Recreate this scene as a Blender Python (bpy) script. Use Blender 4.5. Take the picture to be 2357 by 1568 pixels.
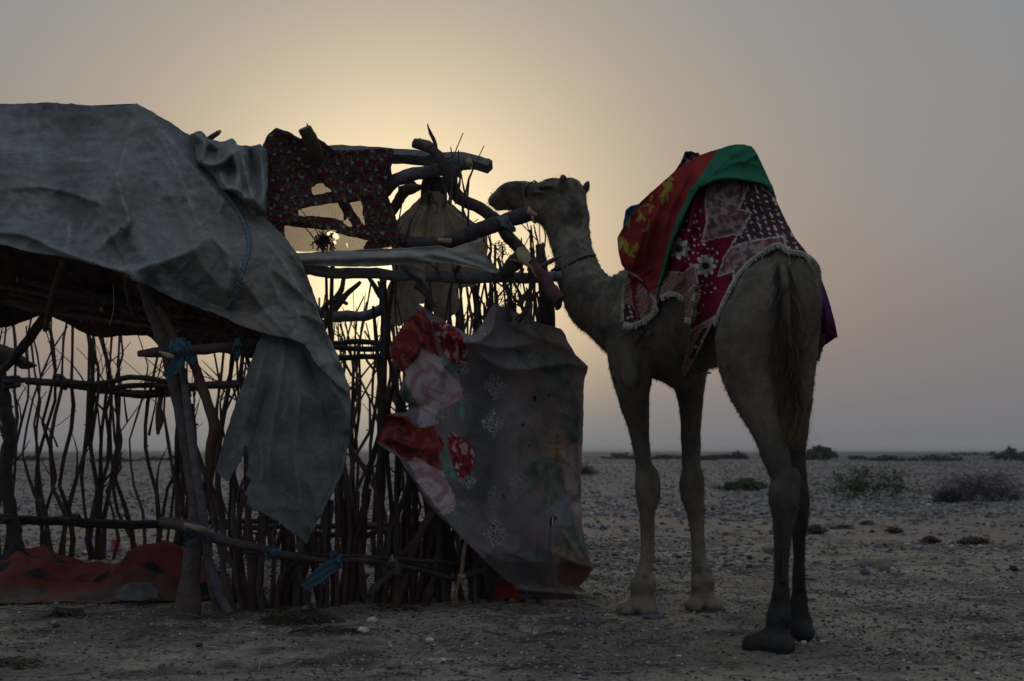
import bpy, math, random
import numpy as np
for o in list(bpy.data.objects): bpy.data.objects.remove(o)
S = bpy.context.scene; C = S.collection
random.seed(7); R = np.random.RandomState(7)

# ------------------------------------------------------------------ camera, sky, sun, exposure
CAMH, FP, HZ = 0.85, 3273.6, 1038.0          # eye height; focal length and horizon line of the photograph
cam_d = bpy.data.cameras.new('camera'); cam = bpy.data.objects.new('camera', cam_d); C.objects.link(cam)
cam.location = (0, 0, CAMH); cam.rotation_euler = (math.pi/2, 0, 0)
cam_d.lens = 50; cam_d.sensor_width = 36; cam_d.shift_y = (HZ-784)/2357.0
cam_d.clip_start = 0.1; cam_d.clip_end = 20000
cam_d.dof.use_dof = True; cam_d.dof.focus_distance = 7.2; cam_d.dof.aperture_fstop = 4.0
S.camera = cam
SUN_EL, SUN_AZ = math.radians(6.6), math.radians(-4.5)   # azimuth from +Y, negative = left
SUN = (math.sin(SUN_AZ)*math.cos(SUN_EL), math.cos(SUN_AZ)*math.cos(SUN_EL), math.sin(SUN_EL))
W = bpy.data.worlds.new('World'); S.world = W; W.use_nodes = True
def world():
    nt = W.node_tree; n = nt.nodes; l = nt.links; n.clear()
    out = n.new('ShaderNodeOutputWorld'); bg = n.new('ShaderNodeBackground'); bg.inputs[1].default_value = 0.1
    l.new(bg.outputs[0], out.inputs[0])
    sky = n.new('ShaderNodeTexSky'); sky.sky_type = 'NISHITA'; sky.sun_disc = False
    sky.sun_elevation = SUN_EL; sky.sun_rotation = SUN_AZ; sky.dust_density = 8; sky.air_density = 1.2; sky.altitude = 0
    tc = n.new('ShaderNodeTexCoord')
    def m(op, a, b=None, c=None):
        x = n.new('ShaderNodeMath'); x.operation = op
        for i, v in enumerate((a, b, c)):
            if v is None: continue
            if isinstance(v, (int, float)): x.inputs[i].default_value = v
            else: l.new(v, x.inputs[i])
        return x.outputs[0]
    nrm = n.new('ShaderNodeVectorMath'); nrm.operation = 'NORMALIZE'; l.new(tc.outputs['Generated'], nrm.inputs[0])
    sep = n.new('ShaderNodeSeparateXYZ'); l.new(nrm.outputs[0], sep.inputs[0])
    z = sep.outputs[2]
    el = m('MULTIPLY', m('ARCSINE', z), 180/math.pi)
    dot = n.new('ShaderNodeVectorMath'); dot.operation = 'DOT_PRODUCT'; l.new(nrm.outputs[0], dot.inputs[0]); dot.inputs[1].default_value = SUN
    g = m('MULTIPLY', m('ARCCOSINE', m('MINIMUM', dot.outputs['Value'], 0.999999)), 180/math.pi)
    # hazy sky by elevation
    rmp = n.new('ShaderNodeValToRGB'); l.new(m('DIVIDE', el, 90.0), rmp.inputs[0])
    st = [(0.0, (.175,.185,.203)), (2.0, (.188,.186,.203)), (5.0, (.196,.189,.198)), (9.5, (.214,.222,.240)), (14., (.216,.234,.254)), (20, (.207,.238,.274)), (45, (.280,.335,.395)), (90, (.315,.380,.455))]
    e = rmp.color_ramp.elements
    while len(e) < len(st): e.new(0.5)
    for k, (p, c) in enumerate(st): e[k].position = p/90; e[k].color = (*c, 1)
    def scale(col, f):
        x = n.new('ShaderNodeVectorMath'); x.operation = 'SCALE'
        if isinstance(col, tuple): x.inputs[0].default_value = col
        else: l.new(col, x.inputs[0])
        if isinstance(f, (int, float)): x.inputs['Scale'].default_value = f
        else: l.new(f, x.inputs['Scale'])
        return x.outputs[0]
    def add(a, b):
        x = n.new('ShaderNodeVectorMath'); l.new(a, x.inputs[0]); l.new(b, x.inputs[1]); return x.outputs[0]
    att = n.new('ShaderNodeMapRange'); att.interpolation_type = 'SMOOTHSTEP'; l.new(el, att.inputs[0])
    att.inputs[1].default_value = -1.5; att.inputs[2].default_value = 6.0; att.inputs[3].default_value = .12
    core = m('MULTIPLY', m('POWER', math.e, m('MULTIPLY', m('MULTIPLY', g, g), -1/(2*5.3**2))), att.outputs[0])
    wide = m('MULTIPLY', m('POWER', math.e, m('MULTIPLY', m('MULTIPLY', g, g), -1/(2*13.0**2))), att.outputs[0])
    tight = m('POWER', math.e, m('MULTIPLY', m('MULTIPLY', g, g), -1/(2*1.5**2)))
    # the haze lies over the clear sky, which shows a little through it
    tot = add(scale(rmp.outputs[0], 9.6), scale(sky.outputs[0], .06))
    tot = add(tot, scale((.66, .58, .31), m('MULTIPLY', core, 10.0)))
    tot = add(tot, scale((.065, .028, .0), m('MULTIPLY', wide, 10.0)))
    tot = add(tot, scale((.35, .30, .2), m('MULTIPLY', tight, 10.0)))
    l.new(tot, bg.inputs[0])
world()
sun_d = bpy.data.lights.new('sun', 'SUN'); sun = bpy.data.objects.new('sun', sun_d); C.objects.link(sun)
sun_d.energy = .5; sun_d.angle = math.radians(11); sun_d.color = (1, .70, .42)
from mathutils import Vector
sun.rotation_euler = Vector(SUN).to_track_quat('Z', 'Y').to_euler(); sun.location = (0, 0, 20)
S.view_settings.view_transform = 'Standard'; S.view_settings.look = 'None'
S.view_settings.exposure = 0; S.view_settings.gamma = 1; S.view_settings.use_curve_mapping = False
S.render.engine = 'CYCLES'; S.render.resolution_x = 1024; S.render.resolution_y = 681

# ------------------------------------------------------------------ helpers
def P(u, v, Y):
    """a point of the place, seen at (u, v) in the 2357x1568 photograph, Y metres away"""
    u = np.asarray(u, float); v = np.asarray(v, float); Y = np.asarray(Y, float)
    return np.stack(np.broadcast_arrays((u-1178.5)*Y/FP, Y, CAMH+(HZ-v)*Y/FP), -1)
def Yg(v): return FP*CAMH/(np.asarray(v, float)-HZ)

_T = np.random.RandomState(3)
_perm = np.concatenate([_T.permutation(256)]*3); _grad = _T.normal(size=(256, 3)); _grad /= np.linalg.norm(_grad, axis=1)[:, None]
def noise(x, y, z=0.0):
    x, y, z = np.broadcast_arrays(np.asarray(x, float), np.asarray(y, float), np.asarray(z, float))
    xi, yi, zi = np.floor(x).astype(int), np.floor(y).astype(int), np.floor(z).astype(int)
    xf, yf, zf = x-xi, y-yi, z-zi
    fu = lambda t: t*t*t*(t*(t*6-15)+10)
    a, b, c = fu(xf), fu(yf), fu(zf); r = 0
    for i in (0, 1):
        for j in (0, 1):
            for k in (0, 1):
                h = _perm[(_perm[(_perm[(xi+i) & 255]+yi+j) & 255]+zi+k) & 255]
                g = _grad[h]
                d = g[..., 0]*(xf-i)+g[..., 1]*(yf-j)+g[..., 2]*(zf-k)
                r = r+d*(a if i else 1-a)*(b if j else 1-b)*(c if k else 1-c)
    return r*1.5
def fbm(x, y, z=0.0, o=4):
    r = 0; a = 1
    for i in range(o):
        r = r+a*noise(np.asarray(x)*2**i+17*i, np.asarray(y)*2**i-9*i, np.asarray(z)*2**i+3*i); a *= .5
    return r
def sstep(a, b, x): t = np.clip((x-a)/(b-a), 0, 1); return t*t*(3-2*t)
def mixc(a, b, t): t = np.asarray(t)[..., None]; return np.asarray(a)*(1-t)+np.asarray(b)*t

def mesh(name, v, f, mat, parent=None, col=None, smooth=True, loc=None):
    """link one mesh object; f is a list of faces or an int array; col = a colour per vertex"""
    me = bpy.data.meshes.new(name)
    v = np.asarray(v, float)
    if isinstance(f, np.ndarray):
        n = f.shape[1]; me.vertices.add(len(v)); me.vertices.foreach_set('co', v.astype(np.float32).ravel())
        me.loops.add(f.size); me.loops.foreach_set('vertex_index', f.astype(np.int32).ravel())
        me.polygons.add(len(f)); me.polygons.foreach_set('loop_start', np.arange(0, f.size, n, dtype=np.int32))
        me.update(calc_edges=True); me.validate()
    else:
        me.from_pydata([tuple(p) for p in v], [], f); me.update()
    if smooth: me.polygons.foreach_set('use_smooth', np.ones(len(me.polygons), bool))
    if col is not None and len(me.vertices) == len(v):
        ca = me.color_attributes.new('Col', 'FLOAT_COLOR', 'POINT')
        cc = np.ones((len(v), 4), np.float32); cc[:, :3] = np.clip(col, 0, 1); ca.data.foreach_set('color', cc.ravel())
    o = bpy.data.objects.new(name, me); C.objects.link(o)
    if mat: me.materials.append(mat)
    if parent: o.parent = parent; o.matrix_parent_inverse = parent.matrix_world.inverted() if False else o.matrix_parent_inverse
    return o
def tag(o, label=None, cat=None, group=None, kind=None):
    if label: o['label'] = label
    if cat: o['category'] = cat
    if group: o['group'] = group
    if kind: o['kind'] = kind
    return o
def empty(name, label, cat, group=None):
    o = bpy.data.objects.new(name, None); o.empty_display_size = .1; C.objects.link(o); return tag(o, label, cat, group)

class MB:
    def __init__(s): s.v = []; s.f = []; s.c = []; s.n = 0
    def add(s, v, f, c=(1, 1, 1)):
        v = np.asarray(v, float); s.v.append(v); s.f += [tuple(i+s.n for i in q) for q in f]
        c = np.asarray(c, float); s.c.append(np.broadcast_to(c, v.shape).copy()); s.n += len(v)
    def tube(s, pts, rad, n=6, c=(1, 1, 1), capc=None, flat=1.0, rough=0.0):
        pts = np.asarray(pts, float); m = len(pts); rad = np.broadcast_to(np.asarray(rad, float), (m,))
        t = np.gradient(pts, axis=0); t /= np.linalg.norm(t, axis=1)[:, None]+1e-9
        up = np.array([0, 0, 1.]) if abs(t[0, 2]) < .8 else np.array([1., 0, 0])
        a = np.linspace(0, 2*np.pi, n, endpoint=False); V = []
        e1 = np.cross(t[0], up); e1 /= np.linalg.norm(e1)
        for i in range(m):
            e1 = e1-t[i]*np.dot(e1, t[i]); e1 /= np.linalg.norm(e1); e2 = np.cross(t[i], e1)
            rr = rad[i]*(1+rough*R.uniform(-1, 1, n))
            V.append(pts[i]+(np.cos(a)*rr)[:, None]*e1+(np.sin(a)*rr*flat)[:, None]*e2)
        V = np.concatenate(V); F = []
        for i in range(m-1):
            for j in range(n): F.append((i*n+j, i*n+(j+1) % n, (i+1)*n+(j+1) % n, (i+1)*n+j))
        c = np.broadcast_to(np.asarray(c, float), V.shape).copy()
        s.add(V, F, c)
        for end in (0, m-1):   # end faces are vertices of their own so that a cut end keeps its own colour
            ring = V[end*n:(end+1)*n]; idx = tuple(range(n)) if end else tuple(range(n))[::-1]
            s.add(ring, [idx], capc if capc is not None else c[0])
    def build(s, name, mat, parent=None, smooth=True):
        return mesh(name, np.concatenate(s.v), s.f, mat, parent, np.concatenate(s.c), smooth)

def crom(pts, n):
    """n points on a Catmull-Rom curve through pts"""
    p = np.asarray(pts, float)
    if len(p) == 2: t = np.linspace(0, 1, n)[:, None]; return p[0]*(1-t)+p[1]*t
    q = np.vstack([2*p[0]-p[1], p, 2*p[-1]-p[-2]]); m = len(p)-1
    t = np.linspace(0, m-1e-6, n); i = t.astype(int); f = (t-i)[:, None]
    a, b, c, d = q[i], q[i+1], q[i+2], q[i+3]
    return .5*((2*b)+(-a+c)*f+(2*a-5*b+4*c-d)*f*f+(-a+3*b-3*c+d)*f**3)

def inside(poly, u, v):
    poly = np.asarray(poly, float); r = np.zeros(np.shape(u), bool)
    x1, y1 = poly[:, 0], poly[:, 1]; x2, y2 = np.roll(x1, -1), np.roll(y1, -1)
    for a, b, c, d in zip(x1, y1, x2, y2):
        if b == d: continue
        k = ((b > v) != (d > v)) & (u < (c-a)*(v-b)/(d-b)+a); r ^= k
    return r
def pdist(poly, u, v, closed=True):
    """distance to a polyline, the nearest point on it and the parameter along it"""
    poly = np.asarray(poly, float); u = np.asarray(u, float); v = np.asarray(v, float)
    best = np.full(u.shape, 1e9); nu = u.copy(); nv = v.copy(); par = np.zeros(u.shape)
    m = len(poly) if closed else len(poly)-1
    for i in range(m):
        a = poly[i]; b = poly[(i+1) % len(poly)]; d = b-a; L = d@d
        if L < 1e-9: continue
        t = np.clip(((u-a[0])*d[0]+(v-a[1])*d[1])/L, 0, 1); pu = a[0]+t*d[0]; pv = a[1]+t*d[1]
        dd = np.hypot(u-pu, v-pv); k = dd < best
        best = np.where(k, dd, best); nu = np.where(k, pu, nu); nv = np.where(k, pv, nv); par = np.where(k, (i+t)/m, par)
    return best, nu, nv, par
def rough(poly, amp, step=6, seed=0, closed=True):
    """a ragged outline"""
    poly = np.asarray(poly, float); out = []; m = len(poly) if closed else len(poly)-1; s = seed*13.7
    for i in range(m):
        a = poly[i]; b = poly[(i+1) % len(poly)]; L = np.hypot(*(b-a)); k = max(1, int(L/step))
        nrm = np.array([-(b-a)[1], (b-a)[0]])/(L+1e-9)
        for j in range(k):
            t = j/k; w = min(1, 4*min(t, 1-t)+.0)
            p = a+(b-a)*t; out.append(p+nrm*amp*w*float(noise(p[0]*.055+s, p[1]*.055, s)*1.3+noise(p[0]*.2, p[1]*.2, s+5)*.7)); s += .0
    return np.array(out)
def tps(pts, reg=1e-3):
    """a smooth sheet Y(u, v) through scattered points"""
    p = np.asarray(pts, float); X = p[:, :2]/300.; n = len(p)
    def K(a, b):
        r2 = ((a[:, None, :]-b[None])**2).sum(-1); return np.where(r2 > 1e-12, .5*r2*np.log(r2+1e-12), 0)
    A = np.zeros((n+3, n+3)); A[:n, :n] = K(X, X)+reg*np.eye(n); A[:n, n] = 1; A[:n, n+1:] = X; A[n, :n] = 1; A[n+1:, :n] = X.T
    w = np.linalg.solve(A, np.concatenate([p[:, 2], np.zeros(3)]))
    def f(u, v):
        u = np.asarray(u, float); sh = u.shape; q = np.stack([u.ravel(), np.asarray(v, float).ravel()], 1)/300.
        r = []
        for i in range(0, len(q), 20000):
            qq = q[i:i+20000]; r.append(K(qq, X)@w[:n]+w[n]+qq@w[n+1:])
        return np.concatenate(r).reshape(sh)
    return f
def creases(u, v, L):
    """folds: (polyline, height in metres, width in px[, side]); raised towards the viewer"""
    r = np.zeros(np.shape(u))
    for c in L:
        pl, amp, w = c[:3]; pl = crom(pl, 4*len(pl)) if len(pl) > 2 else np.asarray(pl, float)
        d, pu, pv, par = pdist(pl, u, v, False)
        if len(c) > 3:      # steep on one side, a long slope on the other
            q = np.clip((par*(len(pl)-1)).astype(int), 0, len(pl)-2); t = pl[q+1]-pl[q]; sg = np.sign(t[..., 0]*(v-pv)-t[..., 1]*(u-pu))*c[3]; w = np.where(sg > 0, w*.38, w*1.9)
        endt = .25+.75*np.sin(np.clip(par, 0, 1)*np.pi)**.5
        r += amp*endt*np.exp(-(np.sqrt(d*d+4)-2)/w)
    return r
def wear_highlight(u, v, L, w=3.0, sd=0.):
    """cloth rubbed pale and dusty along creases, plus fold highlights painted into the colour"""
    r = np.zeros(np.shape(u))
    for c in L:
        pl = crom(c[0], 4*len(c[0])) if len(c[0]) > 2 else np.asarray(c[0], float); d, _, _, par = pdist(pl, u, v, False)
        r = np.maximum(r, (np.exp(-(d/w)**1.2)*.8+.35*np.exp(-d/(5*w)))*np.sin(np.clip(par, .02, .98)*np.pi)**.4)
    return r*np.clip(.65+.9*noise(u*.03, v*.03, sd)+.5*noise(u*.15, v*.15, sd+3), 0, 1)
def wrinkle(u, v, s, amp, ang=0., st=1.0, sd=0.):
    """a net of sharp little ridges, stretched along ang"""
    ca, sa = math.cos(ang), math.sin(ang); p, q = (u*ca+v*sa)/(s*st), (-u*sa+v*ca)/s
    p = p+.6*noise(p*.7, q*.7, sd+9); q = q+.6*noise(p*.7, q*.7, sd+5)
    return amp*((1-np.abs(noise(p, q, sd)))**5*np.clip(.5+noise(p*.4, q*.4, sd+2), 0, 1)*1.6)
def sheet_arrays(poly, depth, step=3.0, holes=(), color=None):
    poly = np.asarray(poly, float)
    u0, v0 = poly.min(0)-step; u1, v1 = poly.max(0)+step
    us = np.arange(u0, u1+step, step); vs = np.arange(v0, v1+step, step)
    U, V = np.meshgrid(us, vs, indexing='ij'); cu = U[:-1, :-1]+step/2; cv = V[:-1, :-1]+step/2
    keep = inside(poly, cu, cv)
    for h in holes: keep &= ~inside(h, cu, cv)
    idx = np.arange(U.size).reshape(U.shape); a = idx[:-1, :-1][keep]; b = idx[1:, :-1][keep]; c = idx[1:, 1:][keep]; d = idx[:-1, 1:][keep]
    F = np.stack([a, d, c, b], 1)
    used, F = np.unique(F, return_inverse=True); F = F.reshape(-1, 4)
    cnt = np.bincount(F.ravel(), minlength=len(used))
    u = U.ravel()[used]; v = V.ravel()[used]
    bd = cnt < 4
    if bd.any():   # edge vertices slide onto the outline
        for pl in [poly]+list(holes):
            dd, nu, nv, _ = pdist(pl, u[bd], v[bd]); ii = np.where(bd)[0]; k = dd < step*1.2
            u[ii[k]] = nu[k]; v[ii[k]] = nv[k]
    Y = depth(u, v)
    return P(u, v, Y), F, (color(u, v) if color else np.ones((len(u), 3))), u, v
def sheet(name, poly, depth, mat, parent=None, step=3.0, holes=(), color=None, thick=.003, back=None):
    vv, F, col, u, v = sheet_arrays(poly, depth, step, holes, color)
    if back is not None:   # the cloth goes on over the ridge and down the far side
        line, rows = back; L = np.array(line, float); L = np.stack([np.interp(np.linspace(0, len(L)-1, 81), np.arange(len(L)), L[:, i]) for i in (0, 1)], 1)
        base = P(L[:, 0], L[:, 1], depth(L[:, 0], L[:, 1])); n0 = len(vv); blk = [base]
        for dx, dy, dz in rows: blk.append(base+np.array([dx, dy, dz])+.03*noise(base[:, 0:1]*6, dy*3, dz*3))
        m = len(L); B = np.concatenate(blk); q = []
        for i in range(len(blk)-1):
            for j in range(m-1): q.append((n0+i*m+j, n0+i*m+j+1, n0+(i+1)*m+j+1, n0+(i+1)*m+j))
        vv = np.concatenate([vv, B]); F = np.concatenate([F, np.array(q)])
        col = np.concatenate([col, np.tile(col.mean(0), (len(B), 1))])
    o = mesh(name, vv, F, mat, parent, col)
    if thick:
        md = o.modifiers.new('thickness', 'SOLIDIFY'); md.thickness = thick; md.offset = 0
    return o

# ------------------------------------------------------------------ materials
def mat(name, color=None, vcol=False, rough_=.9, noise_scale=0, noise_amt=.3, bump=0, bump_scale=60, trans=0, rand=None, coord='Object', stretch=(1, 1, 1), spec=.2, sheen=0, amt2=0, scale2=3, gauze=0):
    m = bpy.data.materials.new(name); m.use_nodes = True; nt = m.node_tree; n = nt.nodes; l = nt.links
    b = n['Principled BSDF']; b.inputs['Roughness'].default_value = rough_; b.inputs['Specular IOR Level'].default_value = spec
    if sheen: b.inputs['Sheen Weight'].default_value = sheen; b.inputs['Sheen Roughness'].default_value = .5
    if vcol: a = n.new('ShaderNodeAttribute'); a.attribute_name = 'Col'; src = a.outputs['Color']
    else:
        a = n.new('ShaderNodeRGB'); a.outputs[0].default_value = (*(color or (1, 1, 1)), 1); src = a.outputs[0]
    tc = n.new('ShaderNodeTexCoord'); mp = n.new('ShaderNodeMapping'); l.new(tc.outputs[coord], mp.inputs[0]); mp.inputs['Scale'].default_value = stretch
    def mul(s_, f):
        x = n.new('ShaderNodeMix'); x.data_type = 'RGBA'; x.blend_type = 'MULTIPLY'; x.inputs[0].default_value = 1
        l.new(s_, x.inputs[6]); l.new(f, x.inputs[7]); return x.outputs[2]
    if rand:
        oi = n.new('ShaderNodeObjectInfo'); rp = n.new('ShaderNodeValToRGB'); l.new(oi.outputs['Random'], rp.inputs[0])
        e = rp.color_ramp.elements
        while len(e) < len(rand): e.new(.5)
        for i, c in enumerate(rand): e[i].position = i/(len(rand)-1); e[i].color = (*c, 1)
        src = mul(src, rp.outputs[0])
    for sc, am in ((noise_scale, noise_amt), (scale2 if amt2 else 0, amt2)):
        if not sc: continue
        t = n.new('ShaderNodeTexNoise'); t.inputs['Scale'].default_value = sc; t.inputs['Detail'].default_value = 6; t.inputs['Roughness'].default_value = .65
        l.new(mp.outputs[0], t.inputs['Vector'])
        mr = n.new('ShaderNodeMapRange'); l.new(t.outputs[0], mr.inputs[0]); mr.inputs[1].default_value = .3; mr.inputs[2].default_value = .7; mr.inputs[3].default_value = 1-am; mr.inputs[4].default_value = 1+am
        src = mul(src, mr.outputs[0])
    l.new(src, b.inputs['Base Color'])
    if bump:
        t = n.new('ShaderNodeTexNoise'); t.inputs['Scale'].default_value = bump_scale; t.inputs['Detail'].default_value = 5; l.new(mp.outputs[0], t.inputs['Vector'])
        bp = n.new('ShaderNodeBump'); bp.inputs['Strength'].default_value = bump; bp.inputs['Distance'].default_value = .01; l.new(t.outputs[0], bp.inputs['Height']); l.new(bp.outputs[0], b.inputs['Normal'])
    if trans:
        tr = n.new('ShaderNodeBsdfTranslucent'); l.new(src, tr.inputs[0]); mx = n.new('ShaderNodeMixShader'); mx.inputs[0].default_value = trans
        l.new(b.outputs[0], mx.inputs[1]); l.new(tr.outputs[0], mx.inputs[2]); l.new(mx.outputs[0], n['Material Output'].inputs[0])
    if gauze:
        out = n['Material Output'].inputs[0]; cur = out.links[0].from_socket; tp = n.new('ShaderNodeBsdfTransparent'); mx = n.new('ShaderNodeMixShader'); mx.inputs[0].default_value = gauze; l.new(cur, mx.inputs[1]); l.new(tp.outputs[0], mx.inputs[2]); l.new(mx.outputs[0], out)
    return m
M = dict(
 dirt=mat('dry_dirt', vcol=True, rough_=1, noise_scale=75, noise_amt=.45, bump=1.0, bump_scale=70, spec=.05, amt2=.25, scale2=9),
 stone=mat('stone', vcol=True, rough_=.9, noise_scale=40, noise_amt=.25, bump=.4, bump_scale=50, spec=.15),
 bark=mat('bark', vcol=True, rough_=.85, rand=[(.068,.040,.033), (.095,.072,.070), (.055,.036,.032), (.090,.050,.040), (.105,.092,.096), (.060,.048,.046)], noise_scale=30, noise_amt=.45, bump=.6, bump_scale=45, stretch=(1, 1, .25), spec=.2),
 log=mat('old_wood', vcol=True, rough_=.85, noise_scale=22, noise_amt=.4, bump=.7, bump_scale=40, spec=.2),
 tarp=mat('grey_canvas', vcol=True, rough_=.95, noise_scale=9, noise_amt=.20, bump=.25, bump_scale=120, spec=.05, amt2=.16, scale2=45),
 cloth=mat('printed_cloth', vcol=True, rough_=1, noise_scale=140, noise_amt=.22, bump=.3, bump_scale=260, spec=.03),
 flag=mat('thin_flag_cloth', vcol=True, rough_=.9, noise_scale=90, noise_amt=.10, bump=.08, bump_scale=160, spec=.03, trans=.22),
 canvas=mat('thin_canvas', vcol=True, rough_=1, noise_scale=30, noise_amt=.2, bump=.2, bump_scale=160, spec=.03, trans=.30),
 sheer=mat('sheer_cloth', vcol=True, rough_=1, noise_scale=60, noise_amt=.25, bump=.2, bump_scale=160, spec=.03, trans=.8, gauze=.16),
 hide=mat('camel_hide', vcol=True, rough_=.85, noise_scale=16, noise_amt=.22, bump=.5, bump_scale=38, spec=.12, sheen=.0, amt2=.18, scale2=120),
 hair=mat('hair', vcol=True, rough_=.7, spec=.2, trans=.2),
 rope=mat('rope', vcol=True, rough_=1, noise_scale=200, noise_amt=.4, bump=.4, bump_scale=200, spec=.05),
 leaf=mat('leaf', vcol=True, rough_=.8, spec=.1, trans=.25),
 straw=mat('straw', vcol=True, rough_=.9, spec=.1),
)

# ------------------------------------------------------------------ the ground
_q = np.random.RandomState(21); PRINTS = [(_q.uniform(-2.0, 2.3), _q.uniform(5.2, 7.0), _q.uniform(.05, .09)) for _ in range(34)]
def gh(x, y):
    """height of the ground"""
    x = np.asarray(x, float); y = np.asarray(y, float)
    near = np.clip(1.3-y/30, 0, 1); pit = 0
    for px_, py_, pr_ in PRINTS: q = ((x-px_)**2+(y-py_)**2*.7)/pr_**2; pit = pit-.016*np.exp(-q*q)+.009*np.exp(-(np.sqrt(q)-1.35)**2*9)
    return pit*near+(.018*fbm(x*.7, y*.7, 1.3, 3)+.010*fbm(x*3, y*3, 5.1, 3)+.006*noise(x*11, y*11, 2.)+.004*np.abs(noise(x*24, y*24, 6.)))*near + .05*noise(x*.06, y*.06)*np.clip((y-20)/60, 0, 1)
def gcol(x, y):
    x = np.asarray(x, float); y = np.asarray(y, float)
    c = mixc((.290,.248,.204), (.158,.134,.112), sstep(-.55, .55, fbm(x*.9, y*.9, 8., 4)+.5*fbm(x*5, y*5, 12., 3)))
    c = mixc(c, (.235,.198,.170), sstep(13.3, 14.3, y+.5*noise(x*.5, 3))*(1-sstep(17.5, 19.5, y+1.2*noise(x*.4, 7)))*.75)
    c = mixc(c, (.185,.180,.182), sstep(17.5, 21, y)*.7); c = mixc(c, (.085,.095,.098), sstep(110, 150, y)*.9)
    c = mixc(c, (.050,.045,.042), sstep(.15, .8, fbm(x*2.4, y*2.4, 3.3, 3)+.5*fbm(x*9, y*9, 1., 2))*.75)
    return c
def ground():
    def axis(a, b, s, far, g=1.16):
        r = list(np.arange(a, b, s)); d = s; t = b
        while t < far: r.append(t); d *= g; t += d
        return r
    xp = axis(0, 3.6, .035, 5000); xs = np.array([-q for q in xp[:0:-1]]+xp)
    yp = axis(4.6, 11, .03, 6000, 1.10); yn = [4.6-.2*k*1.3**k for k in range(24, 0, -1)]
    ys = np.array([q for q in yn if q > -600]+yp)
    X, Y = np.meshgrid(xs, ys, indexing='ij'); Z = gh(X, Y)
    i = np.arange(X.size).reshape(X.shape)
    F = np.stack([i[:-1, :-1], i[1:, :-1], i[1:, 1:], i[:-1, 1:]], -1).reshape(-1, 4)
    mesh('ground', np.stack([X, Y, Z], -1).reshape(-1, 3), F, M['dirt'], col=gcol(X, Y).reshape(-1, 3))['kind'] = 'structure'
ground()

t_ = (1+5**.5)/2
ICO_V = np.array([(-1,t_,0),(1,t_,0),(-1,-t_,0),(1,-t_,0),(0,-1,t_),(0,1,t_),(0,-1,-t_),(0,1,-t_),(t_,0,-1),(t_,0,1),(-t_,0,-1),(-t_,0,1)], float); ICO_V /= np.linalg.norm(ICO_V[0])
ICO_F = np.array([(0,11,5),(0,5,1),(0,1,7),(0,7,10),(0,10,11),(1,5,9),(5,11,4),(11,10,2),(10,7,6),(7,1,8),(3,9,4),(3,4,2),(3,2,6),(3,6,8),(3,8,9),(4,9,5),(2,4,11),(6,2,10),(8,6,7),(9,8,1)])
PAL = np.array([(.150,.148,.152),(.115,.113,.117),(.20,.175,.15),(.25,.235,.225),(.055,.055,.06),(.16,.125,.10),(.36,.35,.34),(.09,.085,.085)])
def pebbles(name, x, y, size, label, white=.04, dark=.12, sink=.3, tone=1.0):
    n = len(x); rs = np.random.RandomState(int(n) % 9973)
    jit = rs.uniform(.72, 1.25, (n, 12, 1)); sc = np.stack([rs.uniform(.75, 1.35, n), rs.uniform(.7, 1.2, n), rs.uniform(.4, .85, n)], 1)*size[:, None]
    V = ICO_V[None]*jit*(1+.12*rs.normal(size=(n, 12, 3)))*sc[:, None, :]*.5
    a = rs.uniform(0, 2*np.pi, n); ca, sa = np.cos(a)[:, None], np.sin(a)[:, None]
    X = V[..., 0]*ca-V[..., 1]*sa; Y = V[..., 0]*sa+V[..., 1]*ca
    Z = V[..., 2]+(gh(x, y)+size*.5*(.55-sink))[:, None]
    V = np.stack([X+x[:, None], Y+y[:, None], Z], -1).reshape(-1, 3)
    F = (ICO_F[None]+(np.arange(n)*12)[:, None, None]).reshape(-1, 3)
    p = np.array([.26, .2, .2, .10, dark, .12, white, .1]); p /= p.sum()
    c = PAL[rs.choice(8, n, p=p)]*rs.uniform(.75, 1.25, (n, 1))*tone
    o = mesh(name, V, F, M['stone'], col=np.repeat(c*1.15, 12, 0), smooth=False)
    return tag(o, label, 'stones', kind='stuff')
def scatter(n, y0, y1, pw=1.0, margin=1.25, rs=R, dens=None):
    """points spread evenly over the ground in view, and a margin around it"""
    y = np.sqrt(rs.uniform(y0**2, y1**2, n)) if pw == 1 else y0*(y1/y0)**rs.uniform(0, 1, n)
    x = rs.uniform(-1, 1, n)*(.37*y*margin+.4)
    if dens is not None:
        k = rs.uniform(0, 1, n) < dens(x, y); x, y = x[k], y[k]
    return x, y
x, y = scatter(38000, 4.7, 9.8, dens=lambda x, y: .35+.9*sstep(-.4, .6, fbm(x*.8, y*.8, 4.4, 3)))
pebbles('grit', x, y, .005+.015*R.uniform(0, 1, len(x))**2.2, 'fine grit strewn over the dirt in the foreground', white=.05, tone=1.2, dark=.5)
x, y = scatter(3600, 4.7, 10, dens=lambda x, y: .3+.7*sstep(-.3, .5, fbm(x*.8, y*.8, 4.4, 3)))
pebbles('pebbles', x, y, .014+.020*R.uniform(0, 1, len(x))**3, 'scattered grey and brown pebbles lying on the near dirt', white=.06, tone=1.15, dark=.3)
x, y = scatter(24000, 9.0, 14.6, dens=lambda x, y: sstep(9., 10.6, y+.7*noise(x*.5, y*.5))*(1-sstep(13.2, 14.3, y+.5*noise(x*.5, 3.)))*np.clip(.55+fbm(x*.5, y*.7, 2.2, 3), .15, 1))
pebbles('gravel', x, y, .012+.042*R.uniform(0, 1, len(x))**2.6, 'dense band of grey, blue and white gravel behind the camel', white=.09, tone=1.12)
x, y = scatter(1900, 5, 14.5)
pebbles('droppings', x[:420], y[:420], .012+.010*R.uniform(0, 1, 420), 'small black droppings dotted over the bare dirt', white=0, dark=30, sink=.1)
x, y = scatter(2600, 14, 19.5)
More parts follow.
